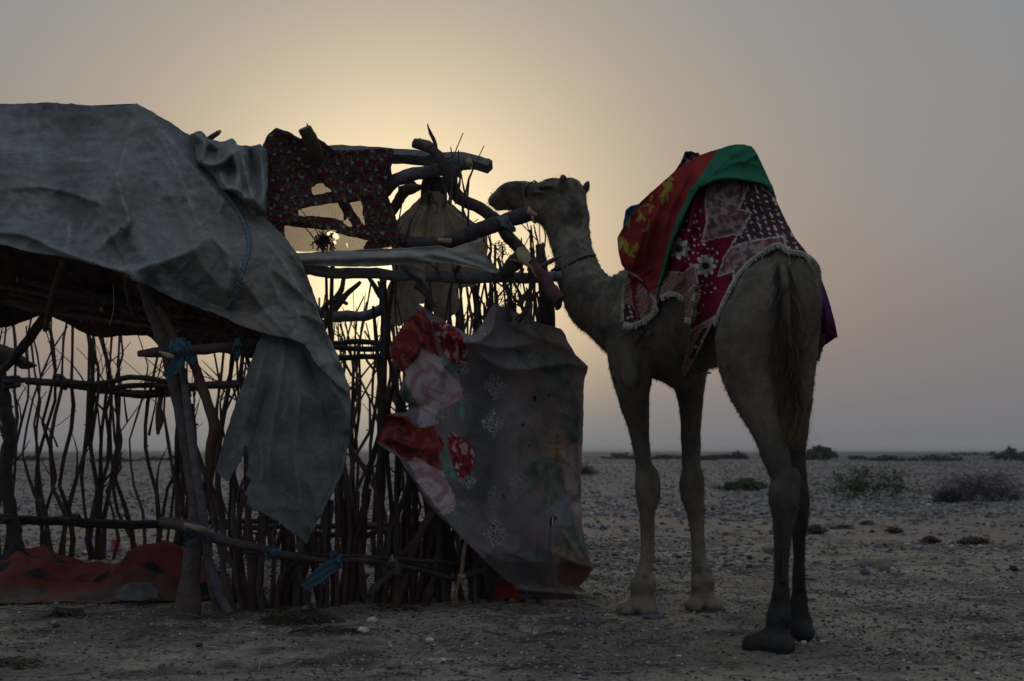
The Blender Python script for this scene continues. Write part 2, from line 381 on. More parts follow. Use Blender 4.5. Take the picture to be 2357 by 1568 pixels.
pebbles('stones', x, y, .02+.06*R.uniform(0, 1, len(x))**3, 'sparse dark stones on the pale sandy strip', white=.04, dark=.3, sink=.4)
x, y = scatter(26000, 18.0, 120, pw=2, dens=lambda x, y: np.clip(.6+fbm(x*.12, y*.12, 6., 3), .2, 1))
pebbles('rubble', x, y, .024+.0009*y+.058*R.uniform(0, 1, len(x))**3, 'grey stony plain strewn with rubble reaching to the bushes', white=.06, sink=.3, tone=1.1)

def straws():
    rs = np.random.RandomState(5); m = MB()
    for i in range(1500):
        v = 1300+rs.uniform(0, 1)**.7*262; y = float(Yg(v)); u = rs.uniform(-100, 2450)
        if rs.uniform() < .45: u = rs.uniform(-60, 1250); y = float(Yg(rs.uniform(1380, 1460)))
        x = (u-1178.5)*y/FP; a = rs.uniform(0, 6.28); L = rs.uniform(.03, .15); k = rs.uniform(-.5, .5)
        t = np.linspace(0, 1, 4); px = x+L*t*np.cos(a+k*t); py = y+L*t*np.sin(a+k*t)
        pz = gh(px, py)+.004+np.abs(rs.uniform(0, .03))*np.sin(t*np.pi*.5)*(rs.uniform() < .35)
        c = np.array([(.30,.26,.19), (.16,.13,.10), (.42,.38,.30), (.08,.065,.05)][rs.choice(4, p=[.3, .4, .08, .22])])*rs.uniform(.7, 1.1)
        m.tube(np.stack([px, py, pz], 1), rs.uniform(.0008, .0022), 3, c)
    tag(m.build('straw', M['straw']), 'loose straw, twigs and dry stalks littering the near dirt', 'straw', kind='stuff')
straws()

def clump(u, v, w, label, seed, n=160, dark=1.0, h=.05):
    rs = np.random.RandomState(seed); y0 = float(Yg(v)); x0 = (u-1178.5)*y0/FP; r = w*y0/FP/2; m = MB()
    for i in range(n):
        a = rs.uniform(0, 6.28); q = rs.uniform(0, 1)**.7; px = x0+r*q*math.cos(a)*.6; py = y0+r*.55*q*math.sin(a)
        b = rs.normal(0, .5)+(0 if rs.uniform() < .5 else math.pi); L = rs.uniform(.5, 1.2)*r; t = np.linspace(0, 1, 5); kk = rs.uniform(-.8, .8)
        X = px+L*t*np.cos(b+kk*t); Y = py+L*.6*t*np.sin(b+kk*t); Z = gh(X, Y)+rs.uniform(.003, h)*np.sin(np.pi*np.clip(t+.15, 0, 1))+.003
        c = np.array([(.14,.115,.09), (.07,.055,.045), (.22,.19,.14)][rs.choice(3, p=[.4, .45, .15])])*dark
        m.tube(np.stack([X, Y, Z], 1), rs.uniform(.0012, .0028), 3, c)
    return tag(m.build('straw_clump', M['straw']), label, 'straw', 'tufts of dry straw lying on the near dirt')
clump(690, 1432, 150, 'large dark tangle of dry straw in front of the stick wall', 1, 240, .8, .085)
clump(900, 1408, 110, 'flat bundle of straw at the foot of the stick wall by the white stones', 2, 90, 1.1, .03)
clump(150, 1424, 90, 'small dark straw tuft in front of the red blanket', 3, 120, .7, .05)
clump(30, 1535, 120, 'flattened straw sheaf in the near left corner', 4, 130, 1.1, .03)
clump(760, 1456, 160, 'thin spread of dark straw below the large tangle', 5, 90, .6, .02)

def stone(u, v, w, c, label, hgt=.7, seed=0, flat=False):
    rs = np.random.RandomState(seed+int(u)); y = float(Yg(v)); x = (u-1178.5)*y/FP; s = w*y/FP
    import bmesh
    bm = bmesh.new(); bmesh.ops.create_icosphere(bm, subdivisions=3, radius=.5)
    o3 = rs.uniform(0, 50, 3)
    pl = [(lambda q: q/np.linalg.norm(q))(rs.normal(size=3)) for _ in range(9)]
    sc = np.array([s, s*rs.uniform(.7, 1.0), s*hgt])
    for q in bm.verts:
        p = np.array(q.co)
        for d in pl:       # flat facets, as on a broken stone
            k = p@d-.40
            if k > 0: p = p-d*k*.85
        p = p*(1+.16*float(noise(*(p*3+o3)))+.05*float(noise(*(p*9+o3)))); q.co = p*sc
    me = bpy.data.meshes.new('stone'); bm.to_mesh(me); bm.free()
    ca = me.color_attributes.new('Col', 'FLOAT_COLOR', 'POINT'); a = np.ones((len(me.vertices), 4), np.float32); a[:, :3] = c; ca.data.foreach_set('color', a.ravel())
    me.polygons.foreach_set('use_smooth', np.ones(len(me.polygons), bool)); me.materials.append(M['stone'])
    o = bpy.data.objects.new('stone', me); C.objects.link(o); o.location = (x, y, float(gh(x, y))+s*hgt*.27); o.rotation_euler = (0, 0, rs.uniform(0, 6.28))
    tag(o, label, 'stone', 'single stones lying on the dirt')
WH, GR, TN, DK, BL = (.50,.49,.47), (.17,.17,.18), (.25,.21,.17), (.045,.045,.05), (.11,.12,.15)
for a in [
 (857,1434,29,WH,'large white stone in front of the stick wall, the larger of the close pair',.62),
 (836,1455,30,WH,'white cracked stone just below the large white one, nearer the camera',.6),
 (990,1475,25,WH,'rounded white stone lying alone on the dirt in front of the floral blanket',.55),
 (606,1448,15,WH,'small pale stone beside the large straw tangle',.6),
 (765,1435,11,WH,'little bluish white stone to the left of the large white stone',.8),
 (818,1416,11,GR,'little grey stone at the foot of the stick wall behind the white pair',.6),
 (915,1455,14,DK,'small dark stone to the right of the white pair',.7),
 (1089,1408,13,GR,'small grey stone at the foot of the floral blanket hem',.6),
 (702,1410,26,GR,'flat grey slab leaning at the foot of the stick wall',.8),
 (96,1560,21,GR,'pale grey stone at the bottom edge near the straw sheaf',.5),
 (131,1536,14,GR,'upright grey chip above the stone at the bottom left edge',1.1),
 (271,1494,12,DK,'black round dropping alone on the dirt left of centre',.8),
 (129,1446,18,DK,'dark lump lying just below the small dark straw tuft',.5),
 (51,1456,14,DK,'black lump near the left edge of the photo',.6),
 (458,1494,20,DK,'dark brown clod in front of the thick door post',.6),
 (282,1556,16,GR,'flat grey stone near the bottom edge below the black dropping',.5),
 (15,1330,30,GR,'grey stone at the far left end of the red blanket',.6),
 (1521,1294,25,TN,'tan stone between the two front legs of the camel',.65),
 (1333,1444,22,BL,'bluish grey stone left of the camel near the blanket hem',.8),
 (1705,1392,20,TN,'tan rounded stone between the front and hind legs',.6),
 (1850,1480,15,WH,'white chip beside the far hind foot of the camel',.55),
 (1503,1430,52,BL,'flat slab of grey stone touching the left front foot',.26),
 (1376,1373,25,TN,'tan stone beside the yellow corner of the floral blanket',.55),
 (1455,1323,14,WH,'bright white chip left of the left front leg',.9),
 (2036,1318,30,TN,'upright pointed tan stone in the gravel at the right',1.5),
 (1990,1326,30,BL,'dark blue grey stone beside the upright pointed one',.7),
 (1863,1336,30,GR,'flat grey slab in the gravel just right of the hind legs',.35),
 (1433,1536,23,GR,'grey stone at the bottom below the left front foot',.75),
 (1350,1547,24,BL,'grey stone at the bottom edge left of the other one',.6),
 (2249,1558,18,WH,'white stone near the bottom right corner',.6),
 (1946,1487,14,DK,'dark stone on bare dirt right of the hind feet',.8),
 (1777,1270,56,TN,'wide brown slab half hidden behind the hind leg',.5),
 (1725,1286,19,DK,'black stone just left of the near hind leg',.7),
 (1562,1286,14,DK,'black stone between the front legs beside the tan one',.7),
 (2332,1312,24,DK,'dark hooked stone in the gravel at the right edge',.8),
 (2336,1152,28,DK,'black boulder at the right edge beyond the sandy strip',.7),
 (2090,1545,13,DK,'dark pebble near the bottom edge at the right',.7)]:
    stone(*a)

# ------------------------------------------------------------------ bushes
def bush(u, v, w, h, label, name='shrub', leafy=1.0, lc=(.055,.085,.035), sc=(.05,.045,.045), n=60, seed=0, group=None, arch=.4, cat='bush', lsize=.02):
    rs = np.random.RandomState(seed+31); y0 = float(Yg(v)); x0 = (u-1178.5)*y0/FP; k = y0/FP; rx = w*k/2; hh = h*k
    z0 = float(gh(x0, y0)); st = MB(); lf = []; lcs = []
    for i in range(n):
        a = rs.uniform(0, 6.28); q = rs.uniform(.15, 1)**.7; L = 7; t = np.linspace(0, 1, L)
        top = hh*rs.uniform(.35, 1)*(1-arch*q*q); ox = rs.uniform(-.5, .5)*rx; top = top*(1-.75*min(1, (abs(ox+rx*q*math.cos(a)*.6)/(1.1*rx))**1.5))
        X = x0+ox+(rx*q*math.cos(a)-ox*.5)*t**1.3+.04*rx*rs.normal(size=L)*t; Y = y0+rx*.7*q*math.sin(a)*t**1.3; Z = z0+top*np.sin(t*np.pi*(.5+.15*q))+.03*hh*rs.normal(size=L)*t
        p = np.stack([X, Y, Z], 1); st.tube(p, np.linspace(.009, .002, L)*max(hh, .35)*.8, 3, np.array(sc)*rs.uniform(.6, 1.3))
        for b in range(3):   # side twigs
            j = rs.randint(2, L-1); d = rs.normal(size=3)*np.array([1, .7, .5]); d /= np.linalg.norm(d); d[2] = abs(d[2])*.7; e = p[j]+d*hh*rs.uniform(.12, .3)
            tw = crom([p[j], (p[j]+e)/2+rs.normal(size=3)*.02*hh, e], 4); st.tube(tw, np.linspace(.006, .002, 4)*max(hh, .35), 3, sc)
            m_ = int(14*leafy)
            for _ in range(m_): lf.append(tw[rs.randint(4)]+rs.normal(size=3)*hh*.045)
        for _ in range(int(16*leafy)):
            lf.append(p[rs.randint(2, L)]+rs.normal(size=3)*hh*.06)
    o = empty(name, label, cat, group)
    st.build('stem', M['leaf'], o)
    if lf:
        lf = np.array(lf); m = len(lf); s = lsize*rs.uniform(.5, 1.4, (m, 1)); d1 = rs.normal(size=(m, 3)); d1 /= np.linalg.norm(d1, axis=1)[:, None]; d2 = np.cross(d1, rs.normal(size=(m, 3))); d2 /= np.linalg.norm(d2, axis=1)[:, None]
        V = np.stack([lf-d1*s, lf+d2*s*.45, lf+d1*s, lf-d2*s*.45], 1).reshape(-1, 3); V[:, 2] = np.maximum(V[:, 2], z0+.005)
        F = np.arange(m*4).reshape(m, 4); c = np.array(lc)*rs.uniform(.5, 1.6, (m, 1))*np.array([1, 1, 1]); c[:, 0] *= rs.uniform(.8, 1.3, m)
        tag(mesh('foliage', V, F, M['leaf'], o, np.repeat(c, 4, 0), smooth=False), kind='stuff')
    return o
gA = 'low desert bushes on the stony plain'
bush(2000,1150,270,86,'sprawling green thorn bush on the plain right of the camel',n=46,seed=1,group=gA,leafy=.6,arch=.1,lsize=.030,lc=(.085,.115,.058))
bush(2255,1154,330,84,'wide leafless dark grey bush right of the green thorn bush','dry_shrub',leafy=.1,n=230,seed=2,sc=(.14,.13,.145),lc=(.12,.115,.12),group=gA,lsize=.02,arch=.3)
bush(2185,1158,90,38,'small dark scrubby bush at the foot of the wide grey one','dry_shrub',leafy=.2,n=110,seed=3,sc=(.07,.066,.075),lc=(.07,.066,.075),group=gA)
bush(1716,1130,130,30,'low bright green plant behind the hind legs, left of the thorn bush','shrub',n=70,seed=4,lc=(.075,.12,.05),group=gA,lsize=.03,leafy=1.5)
bush(1838,1140,60,36,'pale leafless bush just right of the hind legs','dry_shrub',leafy=.1,n=70,seed=5,sc=(.09,.08,.08),group=gA)
bush(1887,1060,90,34,'green bush with an arching branch standing up on the horizon','shrub',n=60,seed=6,lc=(.07,.105,.05),group=gA,lsize=.16,leafy=1.3)
bush(1348,1096,70,30,'dark dry bush beside the right edge of the floral blanket','dry_shrub',leafy=.3,n=70,seed=7,sc=(.05,.05,.055),group=gA,lsize=.03)
for k, (u, v, w, h, lb) in enumerate([(1430,1058,110,16,'dull green bush on the horizon left of the camel legs'),(1532,1058,120,14,'low far bush between the front legs'),(1625,1060,50,12,'far green bush just right of the second front leg'),(1668,1058,80,15,'far grey green bush, left of two behind the belly gap'),(1700,1058,56,20,'rounded far bush, right of two behind the belly gap'),
   (1970,1058,60,10,'tiny far bush right of the arching green bush'),(2040,1062,130,14,'flat far bush above the green thorn bush'),(2150,1062,150,16,'long far bush above the gap between the two big bushes'),(2320,1062,130,34,'dark tall far bush at the right edge of the horizon'),(2240,1050,200,10,'faint strip of brush on the far horizon at the right'),
   (60,1062,140,12,'far bush line seen through the stick wall at the left'),(250,1064,120,12,'far low bush seen through the middle of the stick wall'),(360,1060,90,10,'far small bush seen beside the thick door post')]):
    bush(u, v, w, h, lb, n=26, seed=20+k, lc=(.085,.105,.075), group='far bushes along the horizon', lsize=.13, leafy=1.4)
for k, (u, v, w, h, lb) in enumerate([(1876,1230,62,22,'tan dry tuft on the sand close behind the hind legs'),(2057,1230,48,14,'small dry tuft in the middle of the sandy strip'),(1942,1216,50,10,'flat dark tuft on the sand right of the tan one'),(2142,1250,50,18,'dry tuft at the near edge of the sandy strip'),(2240,1252,90,18,'wide dry tuft at the near edge of the strip by the right edge'),(1995,1210,36,9,'tiny dark tuft at the far side of the sandy strip')]):
    bush(u, v, w, h, lb, 'dry_tuft', leafy=.5, n=70, seed=50+k, sc=(.19,.165,.14), lc=(.17,.15,.125), group='dry tufts on the sandy strip', arch=.2, cat='tuft', lsize=.014)

# ------------------------------------------------------------------ haze over the plain
def haze():
    x0, x1, y0, y1, z0, z1 = -7600, 7600, -1500, 8500, -1.6, 3.4
    v = [(x0,y0,z0),(x1,y0,z0),(x1,y1,z0),(x0,y1,z0),(x0,y0,z1),(x1,y0,z1),(x1,y1,z1),(x0,y1,z1)]
    f = [(0,3,2,1),(4,5,6,7),(0,1,5,4),(1,2,6,5),(2,3,7,6),(3,0,4,7)]
    m = bpy.data.materials.new('haze'); m.use_nodes = True; n = m.node_tree.nodes; n.clear()
    o = n.new('ShaderNodeOutputMaterial'); p = n.new('ShaderNodeVolumePrincipled'); p.inputs['Color'].default_value = (.82,.83,.88,1); p.inputs['Density'].default_value = HAZE
    m.node_tree.links.new(p.outputs[0], o.inputs['Volume'])
    tag(mesh('haze', v, f, m, smooth=False), 'dusty haze over the stony plain', 'haze', kind='stuff')
HAZE = .00045
haze()

# ------------------------------------------------------------------ the stick hut
hut = empty('stick_hut', 'open hut of lashed crooked sticks and posts, draped with old cloths', 'hut')
CUT = (.34, .25, .16)
def logpart(name, pts, rad, c=(.075,.062,.066), capc=CUT, n=9, seg=None, label=None, flat=1.0, rough_=.07, parent=None, m=None, wob=.012):
    """a log through (u, v, Y) points; radii in px at that distance"""
    p = np.array([P(*q) for q in pts]); k = seg or 5*len(pts)
    r = np.interp(np.linspace(0, 1, k), np.linspace(0, 1, len(pts)), np.broadcast_to(rad, (len(pts),))); q = crom(p, k); r = r*q[:, 1]/FP
    q = q+np.stack([noise(q[:, 2]*9+i*7, q[:, 0]*9, i) for i in range(3)], 1)*wob*np.minimum(1, r/.03)[:, None]
    r = r*(1+.13*noise(q[:, 0]*14, q[:, 2]*14, q[:, 1]*14)); m_ = MB(); m_.tube(q, r, n, c, capc, flat, rough_)
    o = m_.build(name, m or M['log'], parent or hut, smooth=n > 5)
    if label: o['label'] = label
    return o
RED, DRK, GRY, BLU = (.105,.052,.042), (.050,.038,.034), (.125,.118,.118), (.110,.098,.112)
logpart('post', [(428,1430,7.2),(440,1330,7.2),(450,1230,7.2),(452,1150,7.2),(440,1070,7.22),(424,980,7.24),(405,880,7.27),(384,790,7.3),(358,720,7.35),(335,650,7.45)], [34,22,21,20,18,17,17,22,22,21], (.098,.074,.070), n=12, label='thick crooked front door post')
logpart('post', [(365,705,7.2),(402,775,7.18),(440,830,7.16),(468,900,7.16),(490,980,7.16),(484,1060,7.18),(478,1130,7.2),(462,1210,7.2)], [9,10,11,12,13,12,9,7], RED, label='reddish branch curving beside the door post')
logpart('post', [(528,1412,7.2),(498,1350,7.2),(480,1290,7.2),(470,1210,7.16),(452,1080,7.16),(432,940,7.18),(420,850,7.2)], [11,13,12,11,11,10,8], BLU, label='bluish grey strut behind the door post')
logpart('stick', [(505,1415,7.25),(487,1360,7.22),(474,1300,7.22)], [7,8,5], (.16,.12,.07))
logpart('post', [(48,1306,10.4),(36,1240,10.4),(24,1170,10.4),(12,1090,10.4),(22,1010,10.4),(14,940,10.4),(2,870,10.4),(0,800,10.4)], [19,16,15,16,15,16,15,14], DRK, n=10, label='dark back post at the left edge')
logpart('branch', [(8,850,10.2),(40,815,10.0),(72,772,9.8),(100,735,9.6),(130,700,9.4)], [9,11,12,12,10], DRK)
logpart('branch', [(0,805,10.3),(30,822,10.2),(58,838,10.1),(84,842,10)], [15,16,12,2], DRK)
logpart('beam', [(318,815,7.12),(360,812,7.12),(440,806,7.1),(520,800,7.12),(600,790,7.2),(700,788,7.3)], [8,12,12,11,11,10], (.075,.048,.045), label='front crossbeam with a splintered end')
logpart('splinter', [(366,810,7.05),(385,818,7.04),(400,822,7.04)], [2,7,5], CUT)
logpart('beam', [(372,1200,7.05),(425,1212,7.03),(500,1240,7.05),(600,1264,7.1),(690,1284,7.18),(760,1290,7.22)], [14,15,12,10,8,6], (.072,.058,.060), label='low front rail with a pale cut end')
logpart('splinter', [(424,1208,6.99),(460,1216,6.98),(492,1226,7.0)], [5,8,3], (.26,.20,.13), capc=CUT)
logpart('beam', [(740,1300,7.25),(800,1290,7.3),(880,1292,7.4),(960,1300,7.55),(1030,1316,7.7)], [6,6,6,5,3], (.060,.045,.042))
logpart('beam', [(800,1292,7.3),(880,1298,7.4),(960,1310,7.5),(1030,1330,7.6),(1062,1326,7.62),(1110,1313,7.7)], [5,6,6,7,9,8], DRK)
logpart('beam', [(560,1272,7.3),(760,1278,7.3),(960,1290,7.5),(1080,1300,7.8)], [4,5,5,4], DRK)
for pts in ([(10,874,10.9),(120,878,10.9),(200,884,11),(260,896,11),(330,905,11.1),(420,890,11.1),(560,878,11)], [(60,880,10.8),(180,884,10.8),(250,880,10.8),(300,868,10.8),(370,876,10.9),(430,888,10.9),(560,886,10.9)], [(130,884,10.95),(250,902,11),(320,912,11),(400,906,11.1),(470,890,11.1)], [(250,895,10.9),(330,886,10.9),(420,892,10.9)],
            [(-60,1190,10.5),(100,1194,10.5),(220,1200,10.5),(330,1204,10.6),(470,1202,10.8),(700,1196,10.9)], [(-60,1198,10.6),(120,1204,10.6),(300,1212,10.7),(430,1206,10.8)], [(480,1215,10.6),(620,1212,10.7),(800,1210,10.6),(1000,1205,10)],
            [(764,792,9.3),(830,786,9.2),(880,792,9.1),(940,800,9)], [(764,800,9.2),(830,804,9.1),(900,802,9)], [(768,826,9.2),(830,822,9.1),(900,820,9),(980,812,9)], [(700,1225,8.9),(790,1232,8.8),(850,1215,8.7),(905,1222,8.6),(1010,1215,8.5)], [(840,1235,8.5),(880,1222,8.4),(930,1245,8.4)]):
    logpart('rail', pts, [7]*len(pts), (.042,.032,.030), DRK, n=6)
# the broken frame at the right
logpart('beam', [(600,372,7.9),(760,352,7.9),(880,357,7.9),(1000,366,7.85),(1075,370,7.8),(1128,385,7.75)], [17,18,19,20,21,17], GRY, (.06,.06,.065), n=4, label='grey squared beam at the top of the broken frame', flat=.9, wob=.004)
logpart('beam', [(880,442,7.75),(915,415,7.7),(960,399,7.68),(1010,392,7.65),(1050,382,7.62),(1082,373,7.6)], [16,16,15,14,15,17], BLU, n=11)
logpart('cut_end', [(1074,375,7.575),(1086,372,7.57)], [11,9], CUT, n=10, rough_=.2)
logpart('branch', [(955,330,7.6),(985,340,7.58),(1012,362,7.56),(1032,395,7.56),(1038,430,7.6),(1062,458,7.65),(1110,484,7.7),(1150,515,7.72),(1182,560,7.74),(1210,598,7.76)], [11,10,12,14,15,15,14,14,14,12], (.070,.050,.052), n=10, label='long crooked branch leaning down to the right')
logpart('branch', [(962,322,7.58),(985,333,7.57),(988,340,7.57)], [5,12,13], (.14,.10,.07), (.22,.15,.10))
logpart('plank', [(984,285,7.75),(993,310,7.75),(1003,345,7.75),(1008,390,7.76)], [3,12,14,11], (.050,.040,.036), n=5, flat=.35, label='upright splintered plank standing above the beams')
logpart('beam', [(912,550,7.6),(960,560,7.58),(1015,562,7.55),(1060,548,7.52),(1130,520,7.5),(1190,500,7.48),(1222,490,7.46)], [14,15,16,18,18,17,18], (.060,.048,.058), n=12, label='long beam whose cut end reaches under the camel jaw')
logpart('cut_end', [(1213,486,7.425),(1236,496,7.42)], [8,4], CUT, n=9, rough_=.2)
logpart('cut_end', [(1008,553,7.5),(1040,556,7.5)], [5,7], CUT, n=8, rough_=.2)
logpart('beam', [(660,612,7.45),(760,628,7.5),(850,630,7.52),(960,636,7.56),(1060,640,7.6),(1160,638,7.6),(1240,640,7.6),(1292,634,7.6)], [14,13,13,12,13,13,13,12], (.125,.122,.125), n=10, label='weathered grey beam under the canvas strip')
logpart('branch', [(962,655,7.5),(978,672,7.48),(990,690,7.46),(1000,708,7.45)], [12,9,8,6], DRK)
logpart('branch', [(925,610,7.6),(945,622,7.5),(968,635,7.46),(978,640,7.45)], [8,11,10,9], GRY)
logpart('post', [(1160,632,7.5),(1175,615,7.46),(1192,598,7.42),(1204,588,7.38)], [13,17,18,20], (.066,.060,.070), (.36,.28,.18), n=12, label='stub with a wide pale cut face')
logpart('beam', [(1225,612,7.35),(1248,645,7.32),(1270,672,7.3),(1288,694,7.28)], [14,16,17,17], (.095,.040,.048), (.10,.055,.05), n=11, label='thick reddish log slanting down beside the neck')
logpart('post', [(1262,770,7.9),(1256,700,7.85),(1250,640,7.8),(1244,590,7.8),(1240,562,7.8)], [20,17,13,10,8], DRK, n=8)
logpart('branch', [(1282,690,7.5),(1284,705,7.5),(1280,714,7.5)], [14,10,3], (.06,.048,.055))
logpart('splinter', [(1232,640,7.6),(1238,600,7.6),(1246,562,7.6)], [9,8,2], GRY, n=5, flat=.5)
logpart('splinter', [(1220,628,7.4),(1250,612,7.38),(1275,598,7.36),(1292,588,7.35)], [7,11,9,3], GRY, n=6, flat=.5)
logpart('splinter', [(1168,598,7.4),(1200,602,7.35),(1222,615,7.32),(1235,640,7.3)], [1,5,6,2], (.20,.15,.10), n=6)
logpart('splinter', [(1215,600,7.5),(1240,605,7.5),(1255,598,7.5)], [6,9,4], DRK)
logpart('branch', [(892,498,8.1),(912,470,8.1),(930,445,8.1),(955,420,8.1)], [12,13,12,10], DRK, n=8)
logpart('branch', [(918,440,7.9),(945,436,7.9),(970,430,7.9)], [10,13,6], (.10,.07,.05), n=8)
logpart('post', [(975,480,7.8),(985,440,7.78),(992,400,7.76),(990,360,7.76)], [12,16,20,12], DRK, n=8)
logpart('post', [(1006,470,7.75),(1010,440,7.74),(1008,410,7.74)], [12,16,18], DRK, n=8)
logpart('branch', [(732,370,7.6),(722,345,7.55),(712,318,7.5),(702,296,7.48)], [16,19,17,16], (.070,.050,.036), (.20,.15,.11), n=10, label='chopped branch stub poking through the quilt')
logpart('splinter', [(716,320,7.5),(712,300,7.5),(706,284,7.5)], [7,4,1], DRK)
logpart('rail', [(715,712,9.6),(760,728,9.5),(820,728,9.4),(870,716,9.3),(905,690,9.2)], [12,12,12,13,10], (.13,.13,.14), n=8)
logpart('branch', [(740,760,9.5),(770,710,9.5),(800,675,9.5),(830,648,9.5)], [8,8,7,4], DRK)
logpart('branch', [(760,705,9.6),(785,668,9.6),(792,640,9.6)], [7,7,5], DRK)
logpart('branch', [(850,640,9.4),(868,668,9.4),(885,700,9.4),(892,725,9.4)], [5,7,7,6], DRK)
logpart('branch', [(735,735,9.5),(752,700,9.5),(775,690,9.5),(800,700,9.5)], [6,6,5,4], DRK)
logpart('post', [(880,640,9.0),(882,700,9.0),(884,760,9.0),(880,900,9),(876,1150,9)], [9,9,8,9,10], (.05,.045,.05), n=4)
logpart('plank', [(1072,1240,7.55),(1064,1300,7.55),(1052,1350,7.56),(1043,1392,7.6)], [9,10,10,8], (.24,.17,.10), n=5, flat=.5, label='pale split plank leaning at the end of the stick wall')
logpart('cut_end', [(1056,1326,7.52),(1068,1326,7.5)], [6,5], CUT, n=8)

for i in range(16):       # brushwood that carries the roof, seen from below
    q = np.random.RandomState(70+i); u0, u1 = q.uniform(-60, 260), q.uniform(300, 620); v0, v1 = 600+q.uniform(0, 110)+.12*u0, 650+q.uniform(0, 110)+.10*(u1-300); y0, y1 = q.uniform(7.9, 9.2), q.uniform(7.7, 8.6)
    logpart('branch', [(u0,v0,y0),(u0*.6+u1*.4,(v0+v1)/2+q.uniform(-14, 14),(y0+y1)/2),(u1,v1,y1)], [7,6,4], (.085,.062,.052), n=6, wob=.02)
logpart('branch', [(150,590,7.7),(130,650,8.0),(112,720,8.3),(104,760,8.5)], [9,9,8,6], (.085,.062,.052), n=7)
logpart('branch', [(292,640,7.6),(300,700,7.9),(330,760,8.1)], [8,7,6], (.085,.062,.052), n=7)
# ---- sticks
rs = np.random.RandomState(11)
def stick(base, top, r0, r1, wob=.03, kink=3, c=None, fork=0, n=5, seg=9, y_wob=.5):
    base = np.asarray(base, float); top = np.asarray(top, float); t = np.linspace(0, 1, seg)[:, None]
    kn = rs.normal(size=(kink+2, 3))*wob*np.array([1, y_wob, .3]); kn[0] = 0
    off = np.stack([np.interp(t[:, 0], np.linspace(0, 1, kink+2), kn[:, i]) for i in range(3)], 1)
    off[1:-1] = off[1:-1]*.7+.15*(off[:-2]+off[2:])
    p = base*(1-t)+top*t+off+rs.normal(size=(seg, 3))*wob*.10*(t > .04)
    m = MB(); rr = np.interp(t[:, 0], [0, .12, 1], [r0*1.15, r0, r1])*(1+.12*rs.normal(size=seg)); c = c if c is not None else (1, 1, 1)
    cc = np.array(c)*rs.uniform(.75, 1.25); m.tube(p, rr, n, cc, (2.6, 2.4, 2.0), rough=.16)
    for _ in range(fork):
        i = rs.randint(seg//3, seg-2); d = np.array([rs.normal()*.5, rs.normal()*.2, rs.uniform(.5, 1)]); d /= np.linalg.norm(d); L = rs.uniform(.08, .42)
        q = crom([p[i], p[i]+d*L*.5+rs.normal(size=3)*.015, p[i]+d*L+rs.normal(size=3)*.02], 5); m.tube(q, np.linspace(rr[i]*.6, .0025, 5), 4, cc)
    for _ in range(2):     # broken knots
        i = rs.randint(1, seg-1); d = rs.normal(size=3); d[2] = abs(d[2]); d /= np.linalg.norm(d); m.tube([p[i], p[i]+d*rr[i]*rs.uniform(1.3, 2.6)], [rr[i]*.5, rr[i]*.3], 4, cc)
    return m.build('stick', M['bark'], hut)
back = np.array([(-4.6,10.3),(-3.9,10.75),(-3.2,10.95),(-2.4,11.1),(-1.6,11.05),(-.9,10.6),(-.35,9.9),(.0,9.2),(.22,8.45)])
def along(path, s):
    p = crom(path, 200); d = np.r_[0, np.cumsum(np.linalg.norm(np.diff(p, axis=0), axis=1))]; q = s*d[-1]
    return np.array([np.interp(q, d, p[:, 0]), np.interp(q, d, p[:, 1])])
NB = 132
for i in range(NB):
    s = (i+rs.uniform(-.9, .9))/NB; s = min(max(s+.010*math.sin(i*.9), 0), 1)
    b = along(back, s)+rs.normal(size=2)*.05; g = float(gh(b[0], b[1]))
    h = rs.uniform(1.75, 2.15)-.35*(s < .1); lean = rs.normal(0, .13); r0 = rs.uniform(.012, .022)
    stick((b[0], b[1], g-.03), (b[0]+lean, b[1]+rs.normal(0, .08), g+h), r0, r0*rs.uniform(.3, .55), wob=rs.uniform(.03, .10), kink=rs.choice([3, 4, 5, 6]), fork=rs.choice([0, 1, 2, 3]), c=(1.0, .88, .85), seg=11)
# thin twigs of the back wall, upper half
for i in range(38):
    s = rs.uniform(0, .85); b = along(back, s)+rs.normal(size=2)*.05; z0 = rs.uniform(.7, 1.5)
    stick((b[0], b[1], z0), (b[0]+rs.normal(0, .3), b[1]+rs.normal(0, .1), z0+rs.uniform(.4, .9)), .008, .003, wob=.03, fork=2, c=(.7, .65, .65), n=4, seg=7)
